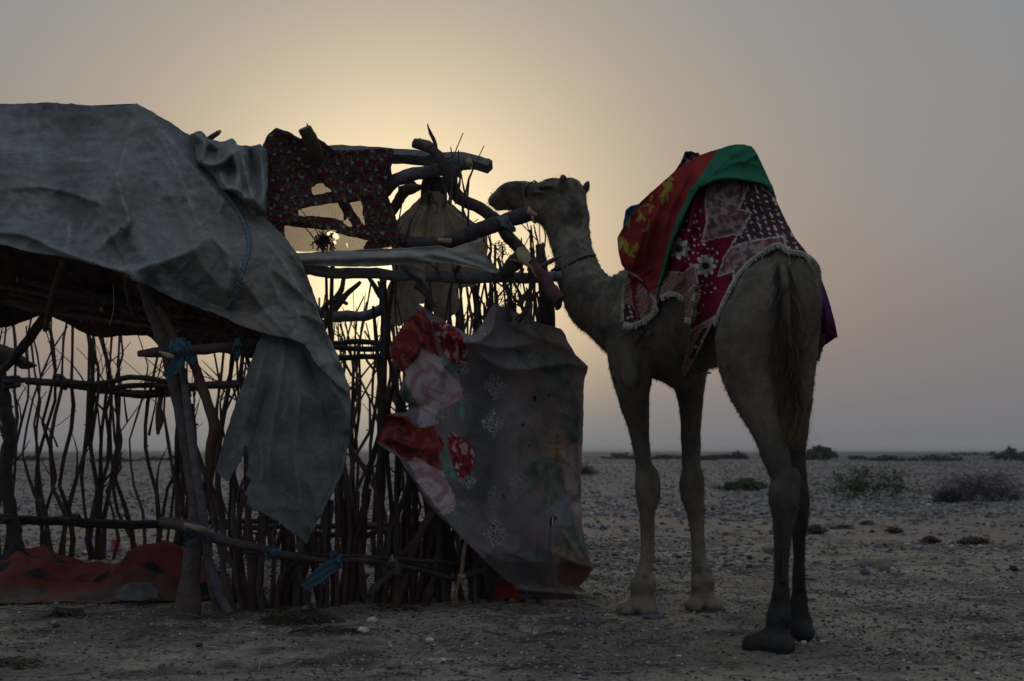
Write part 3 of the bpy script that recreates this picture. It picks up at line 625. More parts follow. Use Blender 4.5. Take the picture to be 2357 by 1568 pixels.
# front wall: base and top as seen, spread over its thickness
def fstick(u0, v0, u1, v1, r0, Y0=None, c=None, wob=.02, fork=0, r1=None, dY=0):
    Y0 = Y0 or float(Yg(v0)); b = P(u0, v0, Y0); b[2] = float(gh(b[0], b[1]))-.02; t = P(u1, v1, Y0+dY); r = r0*Y0/FP
    return stick(b, t, r, (r1*Y0/FP if r1 else r*.6), wob=wob, fork=fork, c=c, seg=10, kink=3)
cR, cB, cD, cG = (2.4, 1.3, 1.05), (2.4, 2.5, 3.0), (1.35, 1.15, 1.1), (2.1, 1.9, 1.85)
for a in [(560,1395,540,1120,9,cD),(592,1398,610,1190,10,cG),(540,1385,532,1060,9,cD),(627,1402,640,1160,7,cR),(607,1408,600,1130,8,cD),(640,1408,668,1260,9,cG),
          (585,1405,560,1000,11,cR),(660,1398,672,1130,8,cD),(615,1405,690,1285,10,cG),(680,1400,688,1240,11,cD),(720,1408,700,1300,10,cG),(735,1400,755,1150,9,cR),(750,1400,760,1110,7,cD),
          (790,1390,778,1040,15,cG),(800,1392,840,1130,11,cB),(850,1398,905,1290,12,cB),(868,1394,925,1180,8,cR),(905,1408,985,1180,12,cB),(900,1390,918,1120,8,cD),(955,1394,1000,1230,8,cG),(976,1398,1012,1190,9,cB),
          (702,1395,690,1210,11,cD),(770,1395,740,1120,8,cD),(825,1390,800,1060,9,cD),(840,1392,812,1130,9,cR),(930,1390,950,1130,8,cR),(880,1392,860,1100,8,cD),(1010,1388,985,1150,9,cD),(1030,1386,1015,1160,8,cG),(1085,1384,1060,1190,9,cD),(1100,1384,1100,1200,8,cD),(1118,1384,1120,1230,8,cD),(1065,1386,1035,1160,9,cD)]:
    fstick(a[0], a[1], a[2]+rs.normal(0, 3), a[3], a[4], c=a[5], wob=rs.uniform(.01, .025), r1=a[4]*.75)
# the long reddish and dark ones that carry on upward
for a in [(860,1395,960,1010,10,cR),(800,1392,900,830,9,cD),(742,1398,700,960,11,cD),(775,1398,770,560,7,cD),(790,1395,755,600,6,cD),(870,1395,905,640,8,cD),(905,1392,870,700,7,cR),(950,1392,905,660,8,cD),(885,1398,1010,1020,9,cG),
          (540,1410,450,930,9,cD),(575,1400,480,1080,10,cG),(612,1400,560,760,9,cD),(560,1402,548,700,8,cD),(650,1395,600,800,9,cR),(520,1390,530,760,8,cD),(590,1395,640,780,8,cD)]:
    fstick(a[0], a[1], a[2], a[3], a[4], c=a[5], wob=.04, fork=rs.choice([0, 1]), dY=.15)
# sticks seen between the top beam and the floral blanket
for i in range(46):
    u = rs.uniform(905, 1262); v1 = rs.uniform(585, 700) if rs.uniform() < .75 else rs.uniform(520, 600)
    Y = rs.uniform(7.7, 8.1)+(u-905)/900*.4; b = P(u+rs.normal(0, 14), 1380, Y); b[2] = .0
    stick(b, P(u+rs.normal(0, 10), v1, Y), rs.uniform(.009, .017), rs.uniform(.004, .008), wob=.035, fork=rs.choice([0, 1, 2]), c=cD, seg=11, kink=4)
for a in [(1035,470,1045,336,4),(1050,470,1052,345,3),(1070,500,1062,400,4),(1078,560,1070,410,3),(1128,620,1118,530,4),(1142,650,1128,545,4),(1160,640,1158,560,3),(1205,640,1200,550,4),(1216,650,1225,520,4),(1244,640,1232,515,4),(1252,660,1244,520,3),(1190,620,1188,560,4),(1020,480,1030,400,4),(925,560,950,500,4),(905,585,930,520,4),(1196,705,1214,660,8),(1215,745,1225,655,7),(1190,740,1240,665,7),(1174,740,1170,655,5),(756,600,753,565,3),(768,640,772,590,4),(935,610,952,585,3),(1015,640,1012,590,3),(1055,645,1050,600,4)]:
    Y = 7.55; stick(P(a[0], a[1], Y), P(a[2], a[3], Y-.02), a[4]*Y/FP, .003, wob=.012, fork=1, c=cD, n=4, seg=7)

# ---- ties of blue cloth round the joints
BLC = (.085, .165, .225); GYC = (.20, .20, .20)
def tie(u, v, Y, r, c, axis=(1, 0, 0), loops=4, tails=(), label=None, tilt=.3):
    m = MB(); ctr = P(u, v, Y); rr = r*Y/FP; ax = np.array(axis, float); ax /= np.linalg.norm(ax); e1 = np.cross(ax, [0, 0, 1.]); e1 = e1/np.linalg.norm(e1) if np.linalg.norm(e1) > .1 else np.array([0, 1., 0]); e2 = np.cross(ax, e1)
    for k in range(loops):
        a = np.linspace(0, 2*np.pi, 20); tl = rs.normal(0, tilt); o = (k-(loops-1)/2)*rr*.42
        q = ctr+np.outer(np.cos(a), e1)*rr*1.12+np.outer(np.sin(a), e2)*rr*1.12+np.outer(o+tl*rr*np.sin(a), ax); m.tube(q, rr*.27*(1+.2*rs.normal(size=20)), 6, np.array(c)*rs.uniform(.8, 1.15), rough=.2)
    kn = ctr+np.array([0, -rr*1.25, 0]); 
    q = kn+rs.normal(size=(6, 3))*rr*.3; m.tube(crom(q, 14), rr*.36, 6, c, rough=.2)
    for tl in tails:       # narrow cloth ends
        pts = np.array([P(a, b, Y-.03) for a, b, _ in tl]); w = np.array([t[2] for t in tl])*Y/FP; k = 14
        q = crom(pts, k); ww = np.interp(np.linspace(0, 1, k), np.linspace(0, 1, len(w)), w); d = np.gradient(q, axis=0); s = np.cross(d, [0, 1., 0]); s /= np.linalg.norm(s, axis=1)[:, None]
        cols = 7; V = []
        for j in range(cols):
            f = j/(cols-1)*2-1; V.append(q+s*(ww*f)[:, None]+np.array([0, 1, 0])*(.012*np.cos(f*7+np.arange(k)*.4))[:, None])
        V = np.stack(V, 1).reshape(-1, 3); V[-cols:] += rs.normal(size=(cols, 3))*.012
        m.add(V, [(i*cols+j, i*cols+j+1, (i+1)*cols+j+1, (i+1)*cols+j) for i in range(k-1) for j in range(cols-1)], np.array(c)*.95)
    o = m.build('tie', M['canvas'] if tails else M['cloth'], hut)
    if label: o['label'] = label
tie(415,803,7.12,19,BLC,(1,0,.1),5,[[(425,800,10),(412,830,14),(398,850,13),(380,868,10)],[(425,790,12),(440,815,14),(446,840,10)],[(420,778,5),(424,795,10),(432,810,8)],[(400,806,10),(388,812,8),(382,804,7)]],'large blue cloth knot on the door post')
tie(549,795,7.12,13,BLC,(1,0,0),3,[[(549,800,7),(547,815,8),(543,828,5)]],'small blue cloth knot on the crossbeam')
tie(440,1220,7.05,15,BLC,(1,0,-.3),3,[[(440,1228,5),(430,1244,3),(424,1258,2)]])
tie(480,1230,7.05,13,BLC,(1,0,-.3),3)
tie(632,1272,7.12,11,BLC,(1,0,-.2),2,[[(630,1276,6),(615,1280,5)]])
tie(775,1292,7.22,12,BLC,(1,0,0),4,[[(775,1298,14),(752,1310,16),(726,1332,15),(703,1352,10)],[(772,1288,6),(768,1278,8)]],'blue cloth knot with a sheer hanging tail on the low rail')
tie(902,1292,7.4,11,GYC,(1,0,-.1),3,[[(905,1290,8),(916,1306,7),(914,1322,4)]],'pale rag looped over the low rail')
tie(1165,516,7.5,18,(.12,.15,.17),(1,0,.4),2)
tie(1040,394,7.62,16,(.10,.10,.12),(.3,0,1),3)
tie(965,640,7.55,16,(.14,.14,.15),(1,0,0),2)
tie(150,885,10.8,10,(.10,.10,.10),(1,0,0),2,[[(152,880,5),(140,870,9),(128,862,3)]])
tie(372,892,11.0,12,(.07,.07,.07),(1,0,0),4,[[(372,900,5),(366,940,8),(368,970,10),(362,998,3)]],'dark rag hanging from the back rail')
tie(25,880,10.4,16,(.07,.07,.07),(0,0,1),4)
tie(20,1192,10.4,15,(.06,.06,.06),(0,0,1),3); tie(180,1196,10.5,10,(.05,.05,.05),(1,0,0),3)
# string and wisps
mw = MB(); mw.tube(crom([P(261,655,7.2), P(262,700,7.2), P(258,730,7.2), P(251,748,7.2)], 12), .0022, 4, (.28,.25,.20)); mw.build('string', M['rope'], hut); mw = MB(); mw.tube(crom([P(84,640,9), P(78,700,9), P(60,800,9), P(66,850,9)], 12), .006, 4, (.06,.05,.05)); mw.build('string', M['rope'], hut)
for k in range(5):         # bark fibres bunched on the frame
    u, v = [(985,455),(1160,560),(1170,690),(1172,650),(1240,600)][k]; m = MB()
    for _ in range(26):
        p0 = P(u+rs.normal(0, 8), v+rs.normal(0, 8), 7.6); q = p0+np.cumsum(rs.normal(size=(5, 3))*.016, 0)-np.outer(np.arange(5), [0, 0, .008]); m.tube(q, .0018, 3, (.05,.04,.035))
    tag(m.build('bark_fibre', M['rope'], hut), kind='stuff')

# ------------------------------------------------------------------ cloths on the hut
def stain(u, v, s=1.0, sd=0.0): return fbm(u*.006*s+sd, v*.006*s, sd, 5)
# the big grey roof canvas
tY = tps([(-140,240,8.3),(0,240,8.3),(160,240,8.28),(315,238,8.05),(400,290,7.95),(450,325,7.88),(510,400,7.7),(560,430,7.6),(610,500,7.52),(690,590,7.35),(730,700,7.25),(770,800,7.1),(806,895,7.0),
 (-140,400,7.9),(0,390,7.85),(150,400,7.82),(290,390,7.66),(400,430,7.5),(500,520,7.38),(600,610,7.22),(700,740,7.12),
 (-140,500,7.45),(0,500,7.45),(150,520,7.42),(300,530,7.32),(430,560,7.15),(550,600,7.1),
 (-140,556,7.3),(0,562,7.25),(150,592,7.22),(300,628,7.15),(400,690,7.08),(510,728,7.05),(650,778,7.03),(740,850,7.0),(470,640,7.06)])
tcr = [([(315,242),(292,330),(272,400),(266,445)],.05,26,1), ([(268,400),(280,450),(298,505),(290,532)],.07,10,-1), ([(298,505),(270,530),(235,562),(205,590)],.055,11,1),
 ([(480,548),(420,585),(350,608),(300,622),(235,616)],.075,16,1), ([(300,622),(305,640),(300,665)],.05,8,1), ([(-20,535),(60,542),(130,575),(200,600),(245,615)],.07,20,1), ([(-60,440),(90,430),(180,450),(260,480)],.045,24,1), ([(0,355),(90,345),(180,370),(250,360)],.028,16,-1),
 ([(315,242),(380,310),(440,380),(520,470),(575,520)],.05,34,-1), ([(320,250),(400,370),(450,500),(490,550)],.03,40,1), ([(490,545),(530,600),(520,680)],.06,22,1), ([(400,640),(460,690),(560,720),(640,700)],-.06,30,1), ([(560,500),(620,560),(680,650),(720,740)],.05,22,-1), ([(150,500),(160,540),(140,590)],.03,16,1),
 ([(600,600),(660,680),(740,800),(790,870)],-.035,26,1), ([(350,470),(420,440),(520,460)],.02,24,-1), ([(700,600),(735,720),(775,830)],.03,12,1), ([(560,640),(600,700),(660,770)],.03,24,1)]
def tarpY(u, v):
    Y = tY(u, v)-1.7*creases(u, v, tcr)
    Y = Y-wrinkle(u, v, 90, .040, .9, 2.6, 1.)-wrinkle(u, v, 45, .012, -.5, 2.5, 4.)-wrinkle(u, v, 24, .008, .2, 1.6, 7.)
    return Y-.022*fbm(u*.006, v*.006, 1., 2)-.006*np.abs(noise(u*.022+v*.006, v*.03, 4.))-.006*noise(u*.05, v*.02, 9.)
def tarpC(u, v):
    g = mixc((.100,.110,.118), (.185,.200,.210), sstep(-.6, .8, stain(u, v, .8, 2.)+.8*fbm(u*.012, v*.06, 7., 4)*.6))
    g = mixc(g, (.178,.158,.135), sstep(-.2, .7, stain(u, v, 1, 11)+(u-400)/350)*.85)
    d, _, _, _ = pdist(crom([(0,560),(150,592),(300,628),(400,690),(510,728),(650,778),(806,905)], 40), u, v, False)
    g = mixc(g, (.25,.268,.275), np.exp(-d/14)*.6*(u < 330)); g = mixc(g, (.24,.25,.255), sstep(.35, .0, np.abs(noise(u*.018+v*.008, v*.03, 12.)))*sstep(.1, .5, noise(u*.01, v*.01, 3.))*.35*sstep(300, 420, v))
    for (a, b) in [((395,470),(402,640)), ((400,300),(180,290))]: pass
    fl = sstep(.80, .93, 1-np.abs(noise(u*.035+v*.01, v*.02, 44.)))*sstep(.0, .3, noise(u*.02, v*.02, 4.)); g = mixc(g, (.26,.27,.275), fl*.28)
    g = mixc(g, (.33,.345,.35), wear_highlight(u, v, tcr, 3.2, 2.)*.55)  # rubbed canvas and the light on the fold ridges, both put into the colour
    g = mixc(g, (.28,.29,.295), sstep(.55, .9, 1-np.abs(noise(u*.02+v*.012, v*.04-u*.006, 61.))*1.4)*sstep(-.1, .4, noise(u*.008, v*.008, 9.))*.22)
    streak = sstep(.45, .8, noise(u*.05, v*.004, 3.)+.3*noise(u*.2, v*.01))*((u > 380) & (u < 430) & (v > 470))
    g = mixc(g, (.10,.10,.105), streak*.5)
    return mixc(g, (.42,.43,.44), sstep(.62, .8, noise(u*.06, v*.09, 21.))*.5*((v < 330) & (u < 240)))
tpoly = rough([(-140,238),(0,240),(70,238),(110,236),(200,243),(250,246),(300,242),(315,238),(335,250),(385,278),(450,322),(478,352),(512,398),(545,425),(575,468),(610,502),(650,540),(690,592),(712,650),(728,705),(750,762),(782,830),(806,895),(806,908),(780,890),(730,840),(700,792),(652,777),(600,765),(560,752),(510,728),(450,705),(400,688),(340,655),(304,645),(298,634),(250,618),(150,592),(60,578),(0,562),(-140,556)], 2.2, 7, 1)
tarp = empty('roof_tarp', 'large faded grey canvas stretched over the left half of the hut', 'tarpaulin')
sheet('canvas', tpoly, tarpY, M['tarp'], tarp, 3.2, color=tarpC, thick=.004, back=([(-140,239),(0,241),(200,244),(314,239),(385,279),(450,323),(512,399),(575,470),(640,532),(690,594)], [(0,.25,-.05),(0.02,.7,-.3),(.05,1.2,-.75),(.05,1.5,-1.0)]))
# blue lacing along the seam
sm = MB(); ln = crom([(506,428),(530,460),(556,500),(572,545),(572,580),(560,620),(550,650),(540,680),(520,712)], 90)
lp = P(ln[:, 0], ln[:, 1], tarpY(ln[:, 0], ln[:, 1])-.012); sm.tube(lp, .010, 6, (.13,.15,.16), rough=.3); 
for k in range(3, 88, 3):
    a, b = lp[k-2], lp[k]; m_ = (a+b)/2+np.array([0, -.010, 0]); s = (1 if k % 2 else -1)
    sm.tube(crom([a+np.array([-.012, 0, .006]), m_, b+np.array([.012, 0, -.006])], 5), .0055, 5, (.10,.20,.29))
for dx, dy in ((-14, 16), (8, 14), (-20, 8)):
    sm.tube(crom([lp[-1], lp[-1]+np.array([dx*.001, -.01, -dy*.001]), lp[-1]+np.array([dx*.0023, -.012, -dy*.0023])], 6), [.009, .008, .007, .006, .004, .002], 5, (.10,.19,.27))
sm.build('lacing', M['cloth'], tarp)
# hanging torn strip
sY = tps([(600,768,7.12),(700,788,7.08),(800,900,7.02),(560,880,7.08),(500,1080,7.05),(660,950,7.0),(805,1000,7.02),(600,1180,7.02),(705,1255,7.0),(790,1100,7.02)])
scr = [([(655,790),(640,900),(620,1040),(625,1180)],.045,18), ([(700,800),(740,900),(770,1020)],-.05,24), ([(620,780),(590,880),(560,990)],.03,20), ([(690,900),(680,1050),(700,1200)],.03,26), ([(760,880),(800,950),(800,1000)],.04,16), ([(640,820),(600,960),(575,1060)],-.03,12)]
def stripY(u, v): return sY(u, v)-wrinkle(u, v, 50, .03, 1.45, 3.5, 3.)-1.6*creases(u, v, scr)-.016*noise(u*.03, v*.008, 3.)-.008*fbm(u*.02, v*.02, 5.)
def stripC(u, v):
    g = mixc((.110,.116,.116), (.158,.165,.165), sstep(-.5, .7, stain(u, v, 2, 33)))
    g = mixc(g, (.22,.225,.22), wear_highlight(u, v, scr, 2.4, 7.)*.4)
    for pl in ([(560,905),(580,895),(590,902)], [(652,905),(660,935),(648,960)], [(700,905),(730,925)], [(600,1010),(604,1080),(590,1120)], [(755,880),(770,875),(790,890)], [(530,1050),(560,1020)], [(650,1130),(700,1160)], [(640,840),(635,880)], [(765,950),(800,945)], [(585,1060),(600,1040)]):
        d, _, _, _ = pdist(crom(pl, 8) if len(pl) > 2 else pl, u, v, False); g = mixc(g, (.26,.26,.25), np.exp(-d/1.6)*.7*(noise(u*.2, v*.2, 6.) > -.2))
    d, _, _, _ = pdist([(806,1000),(790,1085),(706,1252)], u, v, False); g = mixc(g, (.075,.08,.08), ((d > 9) & (d < 12))*.8)
    return g
spoly = rough([(606,765),(650,776),(700,790),(740,835),(806,890),(808,925),(806,1000),(797,1060),(788,1090),(752,1160),(718,1228),(705,1254),(692,1240),(668,1222),(640,1200),(600,1180),(585,1176),(566,1160),(571,1148),(562,1136),(578,1108),(566,1095),(572,1075),(569,1030),(563,1028),(556,1062),(540,1085),(524,1109),(508,1098),(497,1082),(505,1050),(515,1010),(532,960),(560,882),(584,815)], 2.0, 6, 2)
tag(sheet('torn_cloth', spoly, stripY, M['tarp'], None, 3.2, color=stripC, thick=.003), 'dark torn canvas flap hanging down in front of the stick wall', 'cloth')
# crumpled canvas on the ridge
cY = tps([(435,322,7.85),(540,330,7.75),(617,345,7.7),(612,495,7.45),(560,470,7.5),(500,400,7.62),(450,370,7.75)])
ccr = [([(452,372),(500,378),(545,345)],.10,12), ([(556,352),(572,420),(590,480)],.09,10), ([(600,345),(606,420),(604,495)],.06,12), ([(505,395),(520,430),(552,440),(572,470)],.09,10), ([(448,308),(470,330),(462,372)],.09,9), ([(480,320),(500,345)],.05,8), ([(575,345),(584,400),(575,440)],-.07,9), ([(530,340),(548,390),(545,430)],.05,10), ([(560,455),(585,460),(608,490)],.06,9)]
def cruY(u, v): return cY(u, v)-wrinkle(u, v, 34, .05, 1.3, 2.4, 3.)-1.9*creases(u, v, ccr)-.05*np.abs(noise(u*.03, v*.018, 8.))-.012*noise(u*.06, v*.05)
def cruC(u, v): return mixc(mixc((.125,.135,.145), (.20,.21,.22), sstep(-.5, .6, stain(u, v, 3, 5))), (.31,.32,.33), wear_highlight(u, v, ccr, 2.6, 5.)*.6)
cpoly = rough([(432,318),(440,308),(462,302),(472,310),(480,320),(506,328),(536,319),(543,326),(547,336),(575,337),(600,332),(616,345),(616,400),(612,495),(590,500),(575,488),(566,470),(548,452),(528,440),(510,436),(500,420),(488,405),(478,392),(455,372),(440,352)], 2.5, 5, 3)
crum = tag(sheet('crumpled_canvas', cpoly, cruY, M['tarp'], None, 2.6, color=cruC, thick=.004, back=([(440,310),(480,322),(545,334),(614,345)], [(0,.2,-.05),(0,.5,-.3),(0,.6,-.5)])), 'crumpled lighter grey canvas bunched on the ridge beside the patterned quilt', 'cloth')
logpart('branch', [(470,330,7.95),(485,318,7.85),(498,309,7.75),(506,303,7.7)], [7,7,6,4], GRY)
logpart('ridge_pole', [(-150,262,8.5),(60,258,8.45),(200,262,8.4),(310,258,8.25),(420,330,8.1),(560,380,7.9)], [14,14,13,13,12,12], DRK, n=8)

# the patterned quilt with worn windows
qY = tps([(605,335,7.7),(690,320,7.62),(760,345,7.66),(905,343,7.64),(905,430,7.6),(912,500,7.58),(922,555,7.55),(840,560,7.56),(620,505,7.5),(700,420,7.6),(700,555,7.52),(620,420,7.62)])
qcr = [([(700,330),(730,390),(760,430),(800,480)],.05,12), ([(617,497),(700,480),(790,462),(890,436)],.03,10), ([(610,508),(700,512),(800,540),(920,552)],.03,9), ([(890,345),(882,400),(900,440)],.05,9), ([(640,300),(690,322),(740,330)],.05,10), ([(760,430),(840,420),(900,432)],-.03,16), ([(860,440),(880,500),(900,550)],.02,10)]
def quiltY(u, v): return qY(u, v)-creases(u, v, qcr)-.010*noise(u*.02, v*.02, 8.)
def quiltC(u, v):
    s = v+(u-600)*.10+6*noise(u*.01, v*.01, 5.); band = np.floor(s/21); f = s/21-band
    c = mixc((.082,.014,.026), (.038,.036,.042), ((f > .42) & (f < .62))*1.0); c = mixc(c, (.030,.060,.045), (((f > .30) & (f < .42)) | ((f > .62) & (f < .72)))*.9)
    hu = np.floor(u/7); r1 = noise(hu*3.7, band*5.1, 2.)
    m = ((u/7-hu-.5)**2+(f-.16)**2*6 < .06); c = mixc(c, (.05,.11,.07), m & (r1 > .0)); c = mixc(c, (.20,.13,.055), m & (r1 <= -.25))
    hb = np.floor(u/16+.5*band); m = (np.abs(u/16+.5*band-hb-.5)+np.abs(f-.52)*1.2 < .2); c = mixc(c, (.22,.15,.07), m & (noise(hb*2.1, band*3.3) > .05)); c = mixc(c, (.10,.03,.12), m & (noise(hb*2.1, band*3.3) <= -.1))
    hb = np.floor(u/34+.37*band); m = (((u/34+.37*band-hb-.5)*3.0)**2+((f-.86)*2.4)**2 < .12); c = mixc(c, (.16,.27,.22), m & (noise(hb*4.1, band*7.3) > 0)); c = mixc(c, (.05,.13,.05), m & (noise(hb*4.1, band*7.3) <= 0))
    dots = ((np.floor(u/4)+np.floor(v/4)) % 3 == 0) & (f > .7) & (f < .76); c = mixc(c, (.18,.13,.07), dots)
    return c*(1+.25*noise(u*.05, v*.05)[..., None])
qh = [[(686,484),(734,473),(777,467),(791,494),(790,508),(766,502),(728,498),(686,496)], [(804,468),(831,462),(840,521),(822,497)], [(655,520),(690,524),(753,530),(800,544),(848,554),(836,572),(760,575),(671,574),(655,560)], [(790,512),(800,500),(812,520),(806,523)], [(716,432),(728,424),(744,422),(764,440),(744,446),(720,448)], [(752,528),(775,530),(772,538),(756,536)]]
qpoly = rough([(604,334),(618,308),(636,294),(662,302),(690,318),(712,320),(728,316),(748,328),(768,346),(820,346),(880,341),(900,342),(906,346),(902,380),(892,410),(889,440),(900,470),(914,510),(922,556),(918,566),(905,568),(866,573),(830,574),(760,576),(700,572),(668,574),(650,556),(640,530),(618,512),(602,505),(612,480),(614,400)], 1.6, 6, 4)
tag(sheet('patterned_quilt', qpoly, quiltY, M['flag'], None, 2.4, holes=[rough(h, 2.2, 3, 20+i) for i, h in enumerate(qh)], color=quiltC, thick=0, back=([(606,334),(636,296),(690,319),(748,329),(770,347),(900,343)], [(0,.10,-.02),(0,.2,-.08),(0,.25,-.14)])), 'maroon quilt with bands of tiny leaves and torn open windows', 'quilt')
# the thin cloth behind it, pierced by one bright hole
kY = tps([(600,420,7.75),(900,430,7.75),(600,575,7.68),(900,575,7.68),(750,500,7.72)])
def tanC(u, v):
    c = mixc((.40,.31,.21), (.30,.24,.17), sstep(-.4, .6, stain(u, v, 4, 3))+.0*u); c = mixc(c, (.22,.12,.08), sstep(60, 0, np.hypot(u-655, v-545))*.7); c = mixc(c, (.14,.15,.13), sstep(30, 0, np.hypot(u-850, v-570))*.6)
    return c*(1-.18*(((u+v*.1)/5 % 1) < .4))[..., None]
tag(sheet('backing_cloth', rough([(628,405),(700,395),(780,400),(850,440),(890,450),(905,570),(860,578),(700,580),(650,575),(640,500)], 1, 8, 5), lambda u, v: kY(u, v)-.01*noise(u*.03, v*.03, 2.), M['sheer'], None, 3, holes=[[(750,536),(762,532),(776,537),(782,546),(778,552),(768,548),(756,545)], [(766,556),(772,553),(775,560),(770,564)], [(797,560),(799,558),(801,570),(798,572)]], color=tanC, thick=0), 'thin tan cloth glowing behind the torn windows of the quilt', 'cloth')
mt = MB(); 
for k in range(60):
    p = P(744+R.normal(0, 6), 546+R.normal(0, 4), 7.45); mt.tube(p+np.cumsum(R.normal(size=(5, 3))*.012, 0)-np.outer(np.arange(5), [0, 0, .006]), .0035, 3, [(.03,.03,.03), (.10,.02,.03)][k % 2])
tag(mt.build('rag_tuft', M['rope']), 'small dark tuft of rag snagged in the lower window of the quilt', 'rag')

# sagging canvas strip pulled to a point at the right
gY = tps([(680,582,7.45),(1010,567,7.42),(1152,626,7.36),(720,612,7.4),(960,612,7.42),(1060,590,7.38)])
fan = [([(1150,626),(1080+12*k,566+9*k) if k < 4 else (1010-22*(k-4),575+7*(k-4))], .022*(1 if k % 2 else -1), 4) for k in range(9)]
def gagY(u, v): return gY(u, v)-creases(u, v, [(a, b, c) for a, b, c in fan])-.022*np.sin((v-580)*.22+u*.006)*sstep(1100, 900, u)-.006*noise(u*.02, v*.1, 2.)
def gagC(u, v): return mixc((.32,.31,.29), (.22,.21,.19), sstep(-.4, .6, stain(u, v*3, 3, 1)))
tag(sheet('canvas_strip', rough([(672,584),(760,578),(850,574),(940,571),(1000,566),(1012,566),(1040,572),(1072,560),(1116,548),(1090,570),(1120,595),(1152,624),(1140,630),(1100,622),(1040,606),(1000,604),(940,607),(880,612),(850,614),(780,613),(700,611),(684,600)], 1.2, 7, 6), gagY, M['tarp'], None, 2.2, color=gagC, thick=.003), 'pale grey canvas strip sagging along the beam and pulled to a point', 'cloth')
# triangular canvas hanging from the apex
hY = tps([(985,438,7.72),(1010,440,7.7),(905,512,7.9),(1118,528,7.75),(960,560,7.72),(1120,600,7.8),(905,640,7.95),(890,740,8.1),(1050,640,7.85),(1010,740,7.95)])
hcr = [([(1000,445),(960,520),(930,600)],.06,12), ([(1004,445),(1020,520),(1010,600)],.07,11), ([(1008,447),(1060,500),(1105,530)],.05,14), ([(998,450),(985,530),(975,640)],-.05,9), ([(1006,447),(1045,520),(1060,600)],-.05,12), ([(940,600),(930,680),(915,740)],.05,10), ([(1000,640),(1020,700),(1000,740)],.05,12)]
def hanY(u, v): return hY(u, v)-creases(u, v, hcr)-.02*noise(u*.03, v*.015, 3.)
def hanC(u, v): return mixc((.30,.26,.21), (.20,.175,.145), sstep(-.4, .6, stain(u, v, 3, 8)))
tag(sheet('hanging_canvas', rough([(984,438),(998,442),(1012,440),(1022,452),(1060,486),(1090,512),(1120,530),(1124,570),(1120,620),(1112,640),(1090,660),(1050,665),(1062,700),(1050,720),(1020,745),(1004,735),(990,700),(960,700),(945,730),(920,752),(895,742),(888,700),(892,660),(905,640),(900,600),(903,540),(906,512),(930,490),(960,462)], 2, 6, 7), hanY, M['canvas'], None, 3, color=hanC, thick=0, holes=[[(988,446),(992,444),(990,462),(986,470),(980,466)]]), 'brownish canvas hanging in a triangle from the broken frame', 'cloth')

# dark rug hung under the roof
rY = tps([(-60,560,7.8),(150,600,7.78),(300,640,7.78),(420,700,7.85),(600,770,7.9),(-60,760,9.8),(110,725,9.9),(250,775,9.6),(400,780,9.0),(560,830,8.4),(200,690,8.9),(400,740,8.2)])
def rugC(u, v):
    c = mixc((.085,.046,.040), (.035,.024,.022), sstep(-.2, .3, noise(u*.03, v*.05, 3.)+.6*noise(u*.1, v*.1, 6.))); g = ((np.abs((u+v*.8) % 34-17) > 15.5) | (np.abs((u*.9-v) % 34-17) > 15.5)); c = mixc(c, (.19,.14,.115), g & (u > 330) & (v > 690)); c = mixc(c, (.15,.11,.09), ((np.abs(np.abs(u-150)*.8+np.abs(v-655)-34) < 2.5) | (np.abs(np.abs(u-150)*.8+np.abs(v-655)-20) < 1.8))*1.0); 
    return mixc(c, (.19,.12,.09), (np.abs(v-(718+.1*u)) < 3) & (np.sin(u*.45) > 0) & (u > 180) & (u < 260))
tag(sheet('ceiling_rug', rough([(-140,530),(0,536),(150,566),(300,606),(400,660),(510,700),(640,740),(660,800),(620,828),(560,822),(520,812),(440,806),(372,802),(360,790),(340,772),(300,772),(245,777),(215,774),(185,762),(150,742),(120,728),(98,722),(60,738),(20,752),(-140,770)], 2, 8, 8), lambda u, v: rY(u, v)-.08*noise(u*.01, v*.012, 3.)-.02*noise(u*.03, v*.04), M['cloth'], None, 4, color=rugC, thick=.006), 'dark patterned rug sagging under the roof of the hut', 'rug')

# the floral blanket
fY = tps([(963,702,7.55),(1083,775,7.5),(1140,702,7.6),(1290,758,7.9),(1352,846,8.05),(1340,1000,8.1),(1338,1150,8.1),(1365,1308,7.95),(1360,1375,8.05),(1210,1375,7.9),(1110,1290,7.65),(1000,1180,7.55),(900,1040,7.5),(868,1020,7.5),(892,952,7.5),(950,930,7.52),(900,810,7.5),(1100,900,7.58),(1200,1000,7.72),(1150,1200,7.6),(1250,1250,7.72)])
fcr = [([(963,702),(975,770),(950,830)],.05,10), ([(1140,704),(1130,760),(1085,790),(1040,775)],.06,14), ([(963,704),(1020,760),(1083,785),(1150,800),(1230,790)],.05,16), ([(1140,705),(1200,760),(1300,800),(1350,846)],.035,16), ([(1083,778),(1110,820),(1180,850),(1300,838),(1350,848)],.05,18), ([(868,1017),(900,1010),(950,1030),(1000,1030)],.035,12), ([(890,955),(930,962),(960,985)],.04,10), ([(1300,1040),(1305,1140),(1290,1210),(1340,1290)],.05,12), ([(1338,900),(1330,1000),(1334,1100)],.04,10), ([(1275,1180),(1272,1260),(1275,1350)],.06,8), ([(1365,1308),(1310,1290),(1275,1270)],.04,14), ([(1310,1150),(1330,1230),(1362,1305)],.04,8), ([(868,1020),(940,1085),(1050,1222),(1115,1290)],.04,6), ([(1100,850),(1120,1000),(1110,1150)],.02,30), ([(1200,900),(1190,1100),(1200,1300)],.02,34), ([(1080,1245),(1160,1290),(1270,1290)],.02,26), ([(1180,1355),(1260,1362),(1350,1368)],.03,7), ([(925,905),(945,935),(990,930)],-.04,9), ([(1060,800),(1020,850),(1000,900)],.025,14)]
